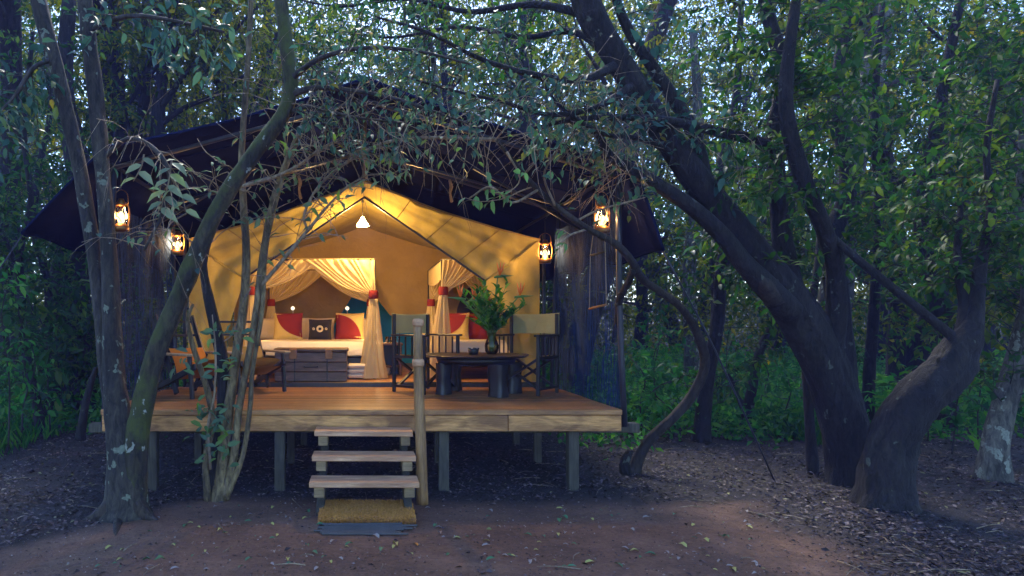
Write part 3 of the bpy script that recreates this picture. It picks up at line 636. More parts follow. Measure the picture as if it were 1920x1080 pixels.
def cushion(c, w_, h_, th, tilt, rz, mat, label, quarter=None, name='cushion'):
    t = thing(name, label, 'cushion', c, rz)
    def fn(sg, clip=None):
        def f(u, v):
            a, b = u * 2 - 1, v * 2 - 1; e = max(0, (1 - a ** 4) * (1 - b ** 4)) ** .5
            k = 1 - .07 * (1 - abs(a) ** 3) * 0 ; p = Vector((a * w_ / 2 * (1 - .06 * (1 - b * b)), sg * (th / 2 * e + .002), b * h_ / 2 * (1 - .06 * (1 - a * a)) + h_ / 2))
            return p
        return f
    R = Matrix.Rotation(tilt, 3, 'X')
    m = MB()
    for sg in (-1, 1): m.grid(lambda u, v, sg=sg: R @ fn(sg)(u, v), 14, 14)
    m.build('cover', mat, t)
    if quarter:
        sx, qm = quarter[:2]; f = fn(-1)
        def qf(u, v):
            r, an_ = u * .92, v * math.pi / 2
            a = (sx * (1 - 2 * min(.98, r * math.cos(an_)))); b = 1 - 2 * min(.98, r * math.sin(an_)) if quarter[2] else -1 + 2 * min(.98, r * math.sin(an_))
            p = f((a + 1) / 2, (b + 1) / 2); p.y -= .006; return R @ p
        MB().grid(qf, 10, 12).build('quarter_patch', qm, t)
    return t
zc = 1.275
for i, (px, lb) in enumerate(((505, 'cream pillow behind the yellow cushion at the bed post'), (548, 'cream pillow behind the red quarter of the cushion'), (597, 'peach pillow behind the dark leather cushion'), (668, 'cream pillow behind the right-hand red and yellow cushion'))):
    cushion(P(px, 600, 10.6).xy.to_3d() + Vector((0, 0, zc)), .5, .34, .13, -.25, 0, M_cream, lb, None, 'pillow')
def cpos(px, y): v = P(px, 600, y); v.z = zc; return v
cushion(cpos(540, 10.2), .43, .42, .12, -.3, .06, M_yellow, 'yellow cushion with red quarter circle at its upper corner', (1, M_red, True))
cushion(cpos(655, 10.2), .43, .42, .12, -.3, -.06, M_yellow, 'yellow cushion with red quarter circle at its lower corner', (-1, M_red, False))
ct = cushion(cpos(600, 10.0), .34, .32, .11, -.3, 0, M_darkwin, 'dark cushion with round tan badge in the middle of the bed')
for (dx, r) in ((0, .05), (-.09, .018), (.09, .018)):
    o = MB().lathe([(r * .45, .0), (r * .5, .012), (r, .012), (r, 0)], n=16).build('badge', M_cream, ct); o.rotation_euler = (math.radians(90) - .3, 0, 0); o.location = (dx, -.022, .165)
cushion(Vector((1.30, 10.1, zc)), .45, .42, .12, -.3, -.2, M_yellow, 'yellow and red cushion on the narrow bed behind the flowers', (-1, M_red, True))
cushion(Vector((1.62, 10.2, zc)), .45, .42, .12, -.3, .1, M_red, 'plain dark red cushion on the narrow bed', None)
for px, lb in ((549, 'small round reading lamp against the brown curtain'), (651, 'small round reading lamp against the blue cloth')):
    t = thing('reading_lamp', lb, 'lamp', P(px, 578, 10.95)); MB().lathe([(0, -.032), (.023, -.022), (.032, 0), (.023, .022), (0, .032)], n=12).build('globe', glow('globe_glow', (1, .75, .5), .4) if px == 549 else bpy.data.materials['globe_glow'], t)
    MB().tube([(0, .03, -.42), (0, .03, -.02)], .006, 6, 1).build('stem', M_steel, t)
# storage trunk
tr = thing('storage_trunk', 'dark wooden storage trunk with leather straps at the foot of the bed', 'trunk', (P(585, 600, 8.72).x, 8.72, FZ))
for i, z in enumerate((.065, .185, .305)):
    o = MB().box((0, 0, 0), (.89, .36, .114), bev=.006).build('plank', M_trunkw, tr); o.location = (rnd.uniform(-.003, .003), 0, z)
MB().box((0, 0, .39), (.92, .38, .045), bev=.012).build('lid', M_trunkw, tr)
for x in (-.22, .22):
    MB().box((x, -.196, .345), (.09, .012, .12), bev=.004).build('strap', M_leather, tr)
for x in (-.2, .2): MB().box((x, -.184, .185), (.014, .012, .36)).build('batten', M_blackw, tr)
MB().tube([(-.08, -.185, .19), (-.07, -.215, .185), (.07, -.215, .185), (.08, -.185, .19)], .009, 6, 2).build('handle', M_blackw, tr)
tw = thing('folded_towels', 'white folded towels on the floor beside the storage trunk', 'towels', (P(672, 700, 9.05).x, 9.0, FZ))
for i in range(3): MB().box((0, 0, .05 + i * .062), (.28, .3, .058), bev=.022).build('towel', M_white, tw)
# bedside table with cut-out arch, bottles and glasses
nx0, ny0 = P(728, 600, 9.75).x, 9.75
ns = thing('bedside_table', 'dark bedside table standing between the two beds', 'table', (nx0, ny0, FZ))
MB().box((0, 0, .43), (.40, .34, .03), bev=.006).build('table_top', M_trunkw, ns)
for s in (-1, 1): MB().box((s * .165, 0, .207), (.035, .30, .414), bev=.004).build('side_panel', M_trunkw, ns)
MB().box((0, 0, .12), (.29, .28, .02)).build('shelf', M_trunkw, ns)
MB().box((0, .13, .207), (.29, .02, .41)).build('back_panel', M_blackw, ns)
gl = thing('glass_bottle', 'clear bottle on the bedside table', 'bottle', (nx0 + .13, ny0 - .05, FZ + .446)); MB().lathe([(0, 0), (.032, 0), (.034, .01), (.034, .14), (.014, .19), (.014, .23), (.018, .235)], n=14).build('body', M_glass, gl); MB().lathe([(0, .255), (.016, .253), (.016, .23), (0, .23)], n=10).build('stopper', M_brass, gl)
gpos = ((-.02, -.08, 'nearest to the lamp'), (.04, -.10, 'in the middle'), (.09, .04, 'behind the bottle'))
for dx, dy, lb in gpos:
    t = tag(MB().lathe([(0, .002), (.022, 0), (.026, .09), (.024, .09), (.02, .006), (0, .006)], n=12).build('drinking_glass', M_glass), 'small drinking glass on the bedside table, ' + lb, 'glass'); t.location = (nx0 + dx, ny0 + dy, FZ + .446)
vt = thing('patterned_vase', 'white patterned vase on the floor beneath the bedside table', 'vase', (nx0 - .03, ny0 - .06, FZ + .002)); MB().lathe([(0, 0), (.04, 0), (.06, .04), (.055, .09)], n=14).lathe([(.055, .09), (.05, .10)], n=14).build('body', M_cream, vt)
for i in range(7):
    an_ = i * .9; MB().tube([(.056 * math.cos(an_), .056 * math.sin(an_), .02), (.062 * math.cos(an_ + .4), .062 * math.sin(an_ + .4), .07)], .004, 4, 1).build('stripe', M_darkwin, vt)

# ------------------------------------------------------------------ deck furniture
def director_chair(loc, rz, label):
    t = thing('director_chair', label, 'chair', loc, rz, 'folding chairs at the round table'); W2, D2 = .28, .23   # faces -y
    for s in (-1, 1):
        x = s * W2
        MB().box((x, -D2, .315), (.034, .034, .63), bev=.004).build('leg', M_blackw, t)
        MB().box((x, D2, .44), (.034, .034, .88), bev=.004).build('leg', M_blackw, t)
        MB().box((x, -.01, .64), (.058, .54, .022), bev=.005).build('armrest', M_blackw, t)
        MB().box((x, 0, .40), (.026, .43, .03)).build('seat_rail', M_blackw, t); MB().box((x, 0, .07), (.024, .43, .028)).build('foot_rail', M_blackw, t)
        for k in range(4): MB().box((x, -.15 + k * .10, .52), (.014, .014, .21)).build('slat', M_blackw, t)
    for y in (-D2 + .03, D2 - .03):
        MB().bar((-W2 + .02, y, .06), (W2 - .02, y + .004, .39), .022, .035, (0, 1, 0)).build('cross_brace', M_blackw, t)
        MB().bar((-W2 + .02, y + .026, .39), (W2 - .02, y + .03, .06), .022, .035, (0, 1, 0)).build('cross_brace', M_blackw, t)
    MB().grid(lambda u, v: ((u - .5) * 2 * W2, (v - .5) * 2 * (D2 - .01), .425 - .035 * math.sin(math.pi * u)), 12, 8).build('seat', M_sling, t)
    MB().grid(lambda u, v: ((u - .5) * 2 * (W2 + .022), D2 + .01 + .03 * math.sin(math.pi * u), .66 + .215 * v + .022 * (abs(u - .5) * 2) ** 2 * (v - .3)), 14, 8).grid(lambda u, v: ((u - .5) * 2 * (W2 + .022), D2 + .018 + .03 * math.sin(math.pi * u), .66 + .215 * v + .022 * (abs(u - .5) * 2) ** 2 * (v - .3)), 14, 8).build('backrest', M_sling, t)
    return t
director_chair((.70, 7.86, DZ), math.radians(42), 'black slatted folding chair with khaki canvas back behind the hand post')
director_chair((1.78, 7.72, DZ), math.radians(-40), 'black slatted folding chair with khaki canvas back near the shade net')
tb = thing('round_table', 'low black round wooden table on chunky stump legs', 'table', (1.23, 7.65, DZ))
def rim(a, k=0): return .57 + .025 * math.sin(3 * a + 1) + .015 * math.sin(7 * a)
n = 40; pr = [(0, .432), (.9, .434), (.985, .432), (1.0, .425), (.985, .412), (.9, .408), (0, .408)]
MB().add([(q * rim(2 * math.pi * k / n) * math.cos(2 * math.pi * k / n), q * rim(2 * math.pi * k / n) * math.sin(2 * math.pi * k / n), z) for q, z in pr for k in range(n)],
         [(i * n + k, i * n + (k + 1) % n, (i + 1) * n + (k + 1) % n, (i + 1) * n + k) for i in range(6) for k in range(n)], False).build('table_top', M_blackw, tb)
MB().lathe([(0, .406), (.44, .406), (.42, .335), (0, .33)], n=30).build('apron', M_blackw, tb)
for (x, y, w_) in ((-.37, -.12, .17), (-.2, .36, .2), (.17, -.38, .21), (.42, .02, .19)):
    m = MB()
    def lg(u, v, w_=w_):
        a = u * 2 * math.pi; sq = 1 / max(abs(math.cos(a)), abs(math.sin(a))) ** .75; r = w_ / 2 * sq * (.82 + .25 * abs(v - .45) + .10 * mnoise.noise(Vector((math.cos(a) * 1.5, v * 3, x * 9))))
        return (r * math.cos(a), r * math.sin(a) * .8, .34 * v)
    m.grid(lg, 22, 10); o = m.build('leg', M_blackw, tb); o.location = (x, y, .002); o.rotation_euler.z = math.atan2(y, x) + .3
va = thing('flower_vase', 'glass vase with tall green leaves and orange bird flowers on table', 'vase', (1.40, 7.62, DZ + .436))
MB().lathe([(0, .002), (.05, .0), (.072, .03), (.078, .09), (.06, .15), (.042, .19), (.05, .225), (.058, .235)], n=22).build('glass_body', M_vaseglass, va)
MB().lathe([(0, .01), (.066, .03), (.07, .09), (.056, .13), (0, .13)], n=16).build('water', M_glass, va)
fr = random.Random(5); stems = MB(); lv = Leaves()
for i in range(26):
    a = fr.random() * 6.28; rr = fr.uniform(.05, .36); h = fr.uniform(.42, .86) - rr * .35
    pts = [(.02 * math.cos(a), .02 * math.sin(a), .03), (.035 * math.cos(a), .035 * math.sin(a), .22), (rr * .5 * math.cos(a), rr * .5 * math.sin(a), .22 + (h - .22) * .55), (rr * math.cos(a), rr * math.sin(a), h)]
    stems.tube(pts, [.0055, .0035], 5, 3)
    for j in range(13):
        u = .42 + .58 * j / 12; p, d = along(pts, u); o = Vector((math.cos(j * 2.4), math.sin(j * 2.4), .55)); s = fr.uniform(.09, .16)
        lv.add(p, (o + d * .4).normalized(), (Vector((0, 0, 1)) - o * .4).normalized(), s, s * .34)
stems.build('stems', M_stem, va)['kind'] = 'stuff'; lv.build('foliage', M_leaf_under, va, 1)
for (dx, dz, sg) in ((-.33, .60, -1), (-.22, .58, 1), (.28, .62, 1), (.06, .84, 1)):
    f0 = MB().tube([(0, 0, .2), (dx * .5, -.02, .2 + (dz - .2) * .6), (dx, -.04, dz)], [.007, .008], 6, 4).build('flower_stalk', M_stem, va)
    MB().tube([(dx - sg * .04, -.04, dz), (dx + sg * .05, -.045, dz + .012), (dx + sg * .17, -.05, dz + .018)], [.012, .016, .002], 7, 4).build('bract', M_stem, f0)
    for k in range(3):
        an_ = 1.25 + .26 * k; q = (dx + sg * .02, -.045, dz + .012); e = (q[0] + sg * .16 * math.cos(an_), q[1] - .02 + .015 * k, q[2] + .16 * math.sin(an_)); mid = tuple((q[i] + e[i]) / 2 + (0, -.012, .0)[i] for i in range(3))
        MB().tube([q, mid, e], [.004, .010, .001], 5, 3).build('petal', M_bract, f0)
ash = thing('black_pot', 'small black pot with jagged rim on the round table', 'pot', (1.18, 7.5, DZ + .436))
MB().lathe([(0, .0), (.05, 0), (.056, .03), (.062, .062), (.05, .06), (.044, .012), (0, .012)], n=14).build('bowl', M_blackw, ash)
for k in range(5): MB().box((.053 * math.cos(k * 1.26), .053 * math.sin(k * 1.26), .066), (.02, .014, .014)).build('rim_notch', M_blackw, ash)
# lounge chairs left of the steps
def lounge(loc, rz, label, cm):
    t = thing('lounge_chair', label, 'chair', loc, rz, 'low lounge chairs by the left net')            # faces -y
    for s in (-1, 1):
        x = s * .31
        MB().bar((x, -.40, .40), (x, .52, .05), .035, .075, bev=.006).build('seat_rail', M_blackw, t)
        MB().bar((x * .92, .02, .04), (x * .92, .50, 1.02), .035, .08, (0, -1, .4), bev=.006).build('back_post', M_blackw, t)
        MB().bar((x * 1.06, -.36, .0), (x * 1.06, -.30, .52), .035, .065, (0, -1, 0), bev=.006).build('leg', M_blackw, t)
        MB().bar((x * 1.06, .50, .0), (x * 1.06, .24, .52), .035, .06, (0, -1, 0), bev=.006).build('leg', M_blackw, t)
        MB().box((x * 1.12, -.06, .535), (.095, .72, .03), bev=.01).build('armrest', M_armw, t)
    for k in range(5): MB().box((0, .10 + .088 * k + .03, .22 + .18 * k), (.56, .03, .03)).build('slat', M_blackw, t)
    MB().grid(lambda u, v: ((u - .5) * .54, -.36 + .44 * v, .44 - .14 * v - .03 * math.sin(3.14 * v) + .03 * math.sin(math.pi * u)), 8, 8).grid(lambda u, v: ((u - .5) * .54, -.36 + .44 * v, .35 - .14 * v), 8, 8).build('seat_cushion', cm, t)
    MB().grid(lambda u, v: ((u - .5) * .52, .06 + .17 * v - .05 * math.sin(math.pi * u) - .03 * math.sin(3.14 * v), .28 + .32 * v), 8, 10).build('back_cushion', cm, t)
    t.scale = (.84, .84, .84); return t
lounge((-1.80, 7.45, DZ), math.radians(50), 'dark wood lounge chair with orange cushion beside the leaning trunk', M_orange)
lounge((-1.30, 7.92, DZ), math.radians(35), 'lounge chair with pale wooden armrests behind the slender stems', M_canvas_in)
# little swing
sw = thing('hanging_swing', 'small wooden swing on cords hanging below the front lantern', 'swing', (2.22, 6.6, 1.67))
a0, a1 = P(1105, 579, 6.72), P(1137, 571, 6.42); b0, b1 = P(1107, 479, 6.72), P(1135, 472, 6.42); c0, c1 = P(1112, 440, 6.70), P(1133, 428, 6.42)
at0(sw, MB().tube([a0, a1], .011, 8, 1).build('seat_bar', M_leather)); at0(sw, MB().tube([b0, b1], .010, 8, 1).build('upper_bar', M_twig_dark))
at0(sw, MB().tube([a0, b0, c0, (2.29, 6.75, 2.86)], .0045, 5, 1).build('cord', M_rope)); at0(sw, MB().tube([a1, b1, c1, (2.30, 6.40, 2.86)], .0045, 5, 1).build('cord', M_rope))

# ------------------------------------------------------------------ trees
def rpx(w_, Y): return .5 * w_ * Y / F
def stem(root, name, pp_, mat, n=12, rough=.12, seg=4, seed=0):
    """a stem from rows of (px, py, distance, width in px)"""
    pts = [P(a, b, y) for a, b, y, _ in pp_]; rad = [rpx(w_, y) for _, _, y, w_ in pp_]
    if rough == 0: pass
    return pts, at0(root, MB().tube(pts, rad, n, seg, rough, seed=seed).build(name, mat))
def foliage_on(root, paths, r, ntw, L, nleaf, ls, lm, tm, rad=.006, detail=1, up=0, umin=.15, spread=1.0, wr=.42, droop=.25, gap=.2, sub=0):
    tb_, lv_ = MB(), Leaves()
    for pts in paths:
        for i in range(ntw):
            u = umin + (1 - umin) * (i + r.random()) / ntw; p, d = along(pts, min(.999, u)); o = d.orthogonal(); o.rotate(Matrix.Rotation(r.random() * 6.28, 3, d))
            dd = d * .5 + o * spread + Vector((0, 0, up)); ll = L * r.uniform(.5, 1.3); q = twig(tb_, lv_, r, p, dd, ll, rad * r.uniform(.7, 1.2), nleaf, ls, droop, 5, wr, gap)
            for _ in range(sub):
                p2, d2 = along(q, r.uniform(.3, .9)); twig(tb_, lv_, r, p2, d2 + rv(r, .7), ll * .55, rad * .5, nleaf // 2, ls, droop, 4, wr, gap)
    o1 = at0(root, tb_.build('twigs', tm)); o1['kind'] = 'stuff'
    o2 = lv_.build('crown', lm, None, detail); at0(root, o2); return o1, o2

# forked lichen-spotted tree at the left of the steps
r1 = random.Random(21)
t1 = thing('forked_tree', 'forked tree with lichen-spotted upright trunks and mossy leaning trunk', 'tree', P(240, 965, 5.52))
_, _ = stem(t1, 'trunk', [(236, 985, 5.5, 125), (238, 950, 5.5, 84), (236, 890, 5.5, 66), (224, 800, 5.52, 50), (212, 690, 5.54, 38), (208, 560, 5.56, 31), (202, 440, 5.58, 29), (192, 320, 5.6, 28), (178, 170, 5.6, 29), (164, 50, 5.6, 28), (150, -80, 5.6, 26)], M_bark_lichen, 26, .16, 8, 1)
pb, _ = stem(t1, 'leaning_trunk', [(246, 960, 5.5, 58), (252, 870, 5.48, 50), (264, 780, 5.46, 42), (290, 670, 5.44, 37), (334, 560, 5.42, 35), (378, 455, 5.4, 33), (424, 365, 5.4, 31), (478, 285, 5.4, 30), (528, 218, 5.4, 28), (545, 165, 5.4, 27), (536, 80, 5.4, 25), (526, -10, 5.4, 24), (522, -110, 5.4, 22)], M_bark_moss, 26, .15, 8, 2)
pc, _ = stem(t1, 'rear_trunk', [(214, 800, 5.58, 30), (196, 660, 5.62, 28), (184, 540, 5.66, 27), (168, 420, 5.7, 27), (146, 300, 5.7, 27), (120, 185, 5.7, 28), (92, 80, 5.7, 29), (70, -10, 5.7, 29), (52, -90, 5.7, 28)], M_bark_lichen, 24, .14, 8, 3)
for rt in ((150, 975, 5.35, 0), (300, 975, 5.35, 1), (215, 1012, 4.95, 2)):
    g0 = F * EYE / (rt[1] - VY); pts_ = [P(238, 915, 5.5), P((238 * 2 + rt[0]) / 3, 950, 5.44), P((238 + rt[0] * 2) / 3, 966, 5.4), P(rt[0], rt[1] + 2, g0)]
    for q in (2, 3): pts_[q].z = .012 if q == 2 else -.02
    at0(t1, MB().tube(pts_, [.09, .075, .045, .012], 12, 5, .2, seed=rt[3]).build('root', M_bark_brown))
br1, _ = stem(t1, 'branch', [(540, 180, 5.4, 14), (590, 165, 5.3, 11), (660, 170, 5.2, 9), (740, 185, 5.1, 7), (830, 215, 5.0, 5), (900, 240, 4.95, 3)], M_twig_dark, 8)
br2, _ = stem(t1, 'branch', [(542, 150, 5.4, 12), (600, 110, 5.2, 10), (680, 90, 5.0, 8), (780, 95, 4.9, 6), (880, 120, 4.85, 4)], M_twig_dark, 8)
br3, _ = stem(t1, 'branch', [(545, 210, 5.4, 10), (580, 200, 5.3, 9), (640, 215, 5.2, 7), (700, 225, 5.2, 4), (760, 230, 5.2, 3)], M_twig_dark, 8)
br4, _ = stem(t1, 'branch', [(190, 300, 5.6, 10), (240, 260, 5.5, 9), (290, 280, 5.35, 9), (318, 330, 5.3, 9), (305, 400, 5.3, 8), (270, 470, 5.3, 5)], M_twig_dark, 8)
br5, _ = stem(t1, 'branch', [(165, 60, 5.6, 10), (240, 30, 5.4, 9), (330, 40, 5.2, 7), (420, 60, 5.1, 5)], M_twig_dark, 8)
br6, _ = stem(t1, 'branch', [(100, 110, 5.7, 10), (60, 130, 5.5, 8), (20, 190, 5.4, 6), (-30, 230, 5.3, 4)], M_twig_dark, 8)
foliage_on(t1, [br1, br2, br3], r1, 26, .36, 5, .074, M_leaf_teal, M_twig_dark, .005, sub=1)
foliage_on(t1, [br5, br6], r1, 26, .4, 9, .11, M_leaf_teal, M_twig_dark, .005)
foliage_on(t1, [br1, br3, br4, pb[7:11]], r1, 24, .55, 1, .08, M_leaf_teal, M_twig, .0045, sub=2, droop=.7)
tb_, lv_ = MB(), Leaves()                                # the pale leaf spray before the flysheet
for (a, b, n_) in (((322, 300), (300, 395), 9), ((322, 330), (350, 400), 5), ((270, 290), (250, 340), 4)):
    pts = [P(a[0], a[1], 5.28), P((a[0] + b[0]) / 2 + 4, (a[1] + b[1]) / 2, 5.25), P(*b, 5.24)]; tb_.tube(pts, [.008, .004], 6, 3)
    for j in range(n_):
        p, d = along(pts, (j + .5) / n_); s = .16 * r1.uniform(.8, 1.15); lv_.add(p, (d * .5 + Vector(((-1) ** j * .9, -.25, -.1))).normalized(), (Vector((0, -.8, .7)) + rv(r1, .2)).normalized(), s, s * .42)
at0(t1, tb_.build('twigs', M_twig))['kind'] = 'stuff'; at0(t1, lv_.build('leaf_spray', M_leaf_pale, None, 1))

# multi-stemmed shrub before the deck
r2 = random.Random(5)
t2 = thing('slender_shrub', 'slender tan-barked shrub with many stems in front of the deck', 'shrub', P(412, 935, 6.0))
S2 = [
 [(412, 945, 5.98, 38), (416, 890, 5.98, 26), (424, 810, 5.98, 21), (434, 730, 5.97, 19), (446, 650, 5.96, 18), (458, 560, 5.95, 17), (462, 470, 5.94, 16), (456, 380, 5.93, 13), (453, 290, 5.93, 12), (460, 180, 5.9, 11), (468, 60, 5.9, 10), (472, -60, 5.9, 9)],
 [(398, 940, 5.99, 22), (404, 860, 6.0, 19), (416, 760, 6.0, 19), (418, 690, 6.0, 24), (408, 630, 6.0, 23), (390, 555, 6.0, 20), (382, 495, 6.0, 14), (398, 428, 6.0, 11), (410, 400, 6.0, 8)],
 [(422, 935, 5.95, 18), (438, 860, 5.93, 15), (448, 770, 5.92, 14), (462, 690, 5.9, 13), (478, 600, 5.88, 13), (488, 510, 5.86, 12), (502, 420, 5.85, 11), (520, 345, 5.83, 10), (548, 275, 5.8, 8), (575, 215, 5.75, 6)],
 [(426, 930, 5.92, 12), (455, 855, 5.9, 10), (468, 770, 5.88, 9), (474, 690, 5.87, 9), (492, 580, 5.86, 9), (497, 480, 5.86, 9), (512, 400, 5.85, 8), (535, 320, 5.83, 7), (566, 250, 5.8, 6)],
 [(390, 940, 5.95, 15), (386, 860, 5.93, 12), (398, 790, 5.92, 13), (388, 730, 5.9, 12), (362, 650, 5.88, 10), (352, 600, 5.86, 8), (362, 570, 5.85, 5)],
 [(486, 540, 5.86, 8), (530, 488, 5.8, 8), (577, 432, 5.75, 7), (613, 388, 5.7, 5), (650, 350, 5.68, 3)],
 [(577, 432, 5.75, 5), (570, 405, 5.72, 5), (586, 366, 5.7, 5), (613, 333, 5.65, 5), (660, 298, 5.62, 6), (720, 268, 5.6, 6), (800, 258, 5.6, 6), (930, 262, 5.6, 7)],
 [(407, 362, 5.9, 6), (460, 348, 5.85, 7), (513, 333, 5.8, 7), (560, 310, 5.75, 6), (600, 280, 5.7, 5), (650, 255, 5.68, 4)],
 [(395, 880, 5.9, 6), (390, 800, 5.86, 5), (402, 740, 5.84, 4), (404, 660, 5.82, 4), (398, 590, 5.8, 2)]]
paths2 = []
for i, rows in enumerate(S2):
    p_, o = stem(t2, 'stem', rows, (M_bark_tan, M_bark, M_bark_tan, M_bark_tan, M_bark_tan, M_twig, M_twig, M_twig, M_twig)[i], 10 if i < 5 else 7, .14, 5, i); paths2.append(p_)
tb_, lv_ = MB(), Leaves()
for (a, b) in [((406, 360), (430, 330)), ((555, 270), (700, 300)), ((560, 260), (640, 380)), ((620, 330), (700, 355)), ((700, 270), (735, 330)), ((760, 262), (755, 330)), ((860, 260), (850, 300)), ((560, 310), (540, 250)), ((470, 350), (430, 330)), ((300, 340), (395, 355)), ((430, 380), (330, 300)), ((450, 330), (370, 260)), ((360, 470), (470, 395)), ((650, 350), (740, 330)), ((930, 262), (990, 200)), ((820, 258), (880, 190)), ((740, 265), (790, 190)), ((690, 280), (640, 200)), ((1000, 350), (870, 370)), ((660, 290), (600, 240)), ((390, 480), (290, 400)), ((350, 400), (240, 460)), ((470, 540), (420, 640)), ((640, 300), (590, 360)), ((520, 345), (470, 310))]:
    A_, B_ = P(*a, 5.7), P(*b, 5.45); mid = A_.lerp(B_, .5) + rv(r2, .05); pts = [A_, A_.lerp(mid, .6) + rv(r2, .02), mid, B_.lerp(mid, .4) + rv(r2, .03), B_]; tb_.tube(pts, [.007, .0025], 5, 3)
    for j in range(r2.randint(1, 4)):
        p, d = along(pts, r2.uniform(.5, 1)); s = .10 * r2.uniform(.7, 1.2); lv_.add(p, (d + rv(r2, .6)).normalized(), (Vector((0, -.4, 1)) + rv(r2, .3)), s, s * .4)
    for j in range(2):
        p, d = along(pts, r2.uniform(.3, .9)); twig(tb_, lv_, r2, p, d + rv(r2, .7), r2.uniform(.1, .28), .003, r2.randint(0, 3), .08, .4, 4)
for pth, n_ in ((paths2[6], 54), (paths2[7], 30), (paths2[2][5:], 22), (paths2[3][5:], 16), (paths2[5], 18), (paths2[0][6:], 10)):
    for i in range(n_):
        p, d = along(pth, r2.random() * .99); twig(tb_, lv_, r2, p, d * .6 + rv(r2, .7) + Vector((0, -.2, -.1)), r2.uniform(.15, .55), .0048, r2.randint(0, 2), .085, .5, 4)
at0(t2, tb_.build('twigs', M_twig))['kind'] = 'stuff'
for (cx_, cy_, n_, sp) in ((408, 790, 24, 28), (400, 850, 22, 32), (405, 690, 12, 22), (402, 625, 9, 14), (440, 625, 5, 12), (345, 690, 7, 15), (370, 760, 10, 22), (445, 680, 5, 10)):
    for j in range(n_):
        p = P(cx_ + r2.gauss(0, sp * .7), cy_ + r2.gauss(0, sp * .7), 5.72 + r2.gauss(0, .08)); s = r2.uniform(.07, .125); d = Vector((r2.gauss(0, 1), r2.gauss(-.3, .5), r2.gauss(-.1, .5)))
        lv_.add(p, d.normalized(), (Vector((0, -.7, .8)) + rv(r2, .35)), s, s * .46)
at0(t2, lv_.build('crown', leafmat('leaf_shrub', [(0, (.06, .13, .075)), (.6, (.10, .19, .11)), (.85, (.12, .24, .06)), (1, (.16, .28, .05))], .35), None, 1))

# crooked small tree right of the deck
r3 = random.Random(9)
t3 = thing('crooked_tree', 'thin crooked tree snaking up in front of the flysheet corner', 'tree', P(1190, 890, 7.0))
p3, _ = stem(t3, 'trunk', [(1186, 900, 7.0, 36), (1194, 870, 7.0, 22), (1215, 828, 6.95, 18), (1262, 783, 6.9, 18), (1302, 735, 6.85, 18), (1322, 680, 6.75, 18), (1308, 625, 6.6, 16), (1278, 578, 6.45, 14), (1235, 545, 6.25, 13), (1203, 522, 6.1, 14), (1186, 492, 5.95, 14), (1155, 458, 5.85, 13), (1100, 428, 5.78, 12), (1045, 388, 5.72, 11), (1003, 350, 5.68, 10), (965, 305, 5.64, 8), (930, 262, 5.6, 6)], M_bark_brown, 12, .12, 5, 5)
stem(t3, 'stump_shoot', [(1176, 895, 7.0, 26), (1172, 868, 7.0, 18), (1182, 845, 7.0, 12)], M_bark, 10, .15)
stem(t3, 'branch', [(1188, 505, 5.97, 12), (1178, 530, 6.1, 13), (1162, 560, 6.35, 14), (1158, 600, 6.6, 12), (1150, 640, 6.8, 8)], M_bark, 10, .1)
q3 = [stem(t3, 'twig_branch', rows, M_twig, 6, .1)[0] for rows in (
    [(1080, 415, 5.77, 5), (1120, 395, 5.7, 4), (1180, 378, 5.7, 3), (1210, 370, 5.7, 2)], [(1010, 355, 5.68, 6), (960, 380, 5.6, 4), (920, 350, 5.55, 4), (880, 372, 5.5, 3)], [(1040, 385, 5.7, 5), (1020, 330, 5.6, 4), (1040, 290, 5.55, 4), (1070, 240, 5.5, 3)],
    [(985, 325, 5.66, 5), (1010, 290, 5.6, 4), (1000, 240, 5.5, 3)], [(1100, 430, 5.78, 5), (1070, 440, 5.72, 4), (1050, 455, 5.66, 2)], [(950, 285, 5.6, 5), (975, 335, 5.55, 3), (950, 365, 5.5, 2)])]
foliage_on(t3, q3, r3, 3, .14, 3, .10, leafmat('leaf_bright', [(0, (.05, .15, .07)), (1, (.10, .25, .08))], .35), M_twig, .003, umin=.4)

# huge forked tree at the right
r4 = random.Random(33)
t4 = thing('forked_giant_tree', 'huge dark forked tree, one arm crossing above the deck', 'tree', P(1635, 950, 6.1))
pA, _ = stem(t4, 'trunk', [(1612, 940, 6.45, 130), (1602, 890, 6.45, 92), (1586, 810, 6.4, 76), (1560, 720, 6.35, 72), (1520, 630, 6.3, 74), (1472, 556, 6.25, 68), (1405, 462, 6.2, 54), (1335, 375, 6.15, 50), (1272, 290, 6.1, 48), (1208, 195, 6.05, 46), (1160, 115, 6.0, 46), (1110, 30, 5.95, 52), (1075, -70, 5.9, 52)], M_bark, 36, .18, 9, 4)
stem(t4, 'stump_arm', [(1664, 985, 5.75, 150), (1662, 935, 5.75, 104), (1664, 870, 5.75, 86), (1682, 805, 5.75, 82), (1728, 742, 5.7, 78), (1778, 692, 5.68, 74), (1808, 645, 5.66, 58), (1824, 605, 5.66, 34)], M_bark, 36, .2, 9, 6)
pL, _ = stem(t4, 'limb', [(1485, 585, 6.15, 46), (1440, 540, 6.05, 44), (1394, 492, 5.98, 36), (1352, 438, 5.95, 31), (1294, 386, 5.92, 28), (1232, 345, 5.9, 24), (1180, 315, 5.88, 22), (1140, 290, 5.85, 17), (1118, 248, 5.8, 14), (1060, 222, 5.75, 9)], M_bark, 12, .14, 5, 7)
stem(t4, 'broken_stub', [(1452, 560, 6.08, 40), (1436, 535, 5.98, 30), (1428, 524, 5.93, 12)], M_bark_brown, 10, .3)
pV, _ = stem(t4, 'limb', [(1520, 640, 6.3, 60), (1490, 560, 6.35, 44), (1470, 470, 6.4, 36), (1458, 360, 6.4, 32), (1452, 250, 6.4, 30), (1470, 140, 6.4, 30), (1440, 30, 6.4, 24), (1420, -80, 6.4, 20)], M_bark, 12, .1, 5, 8)
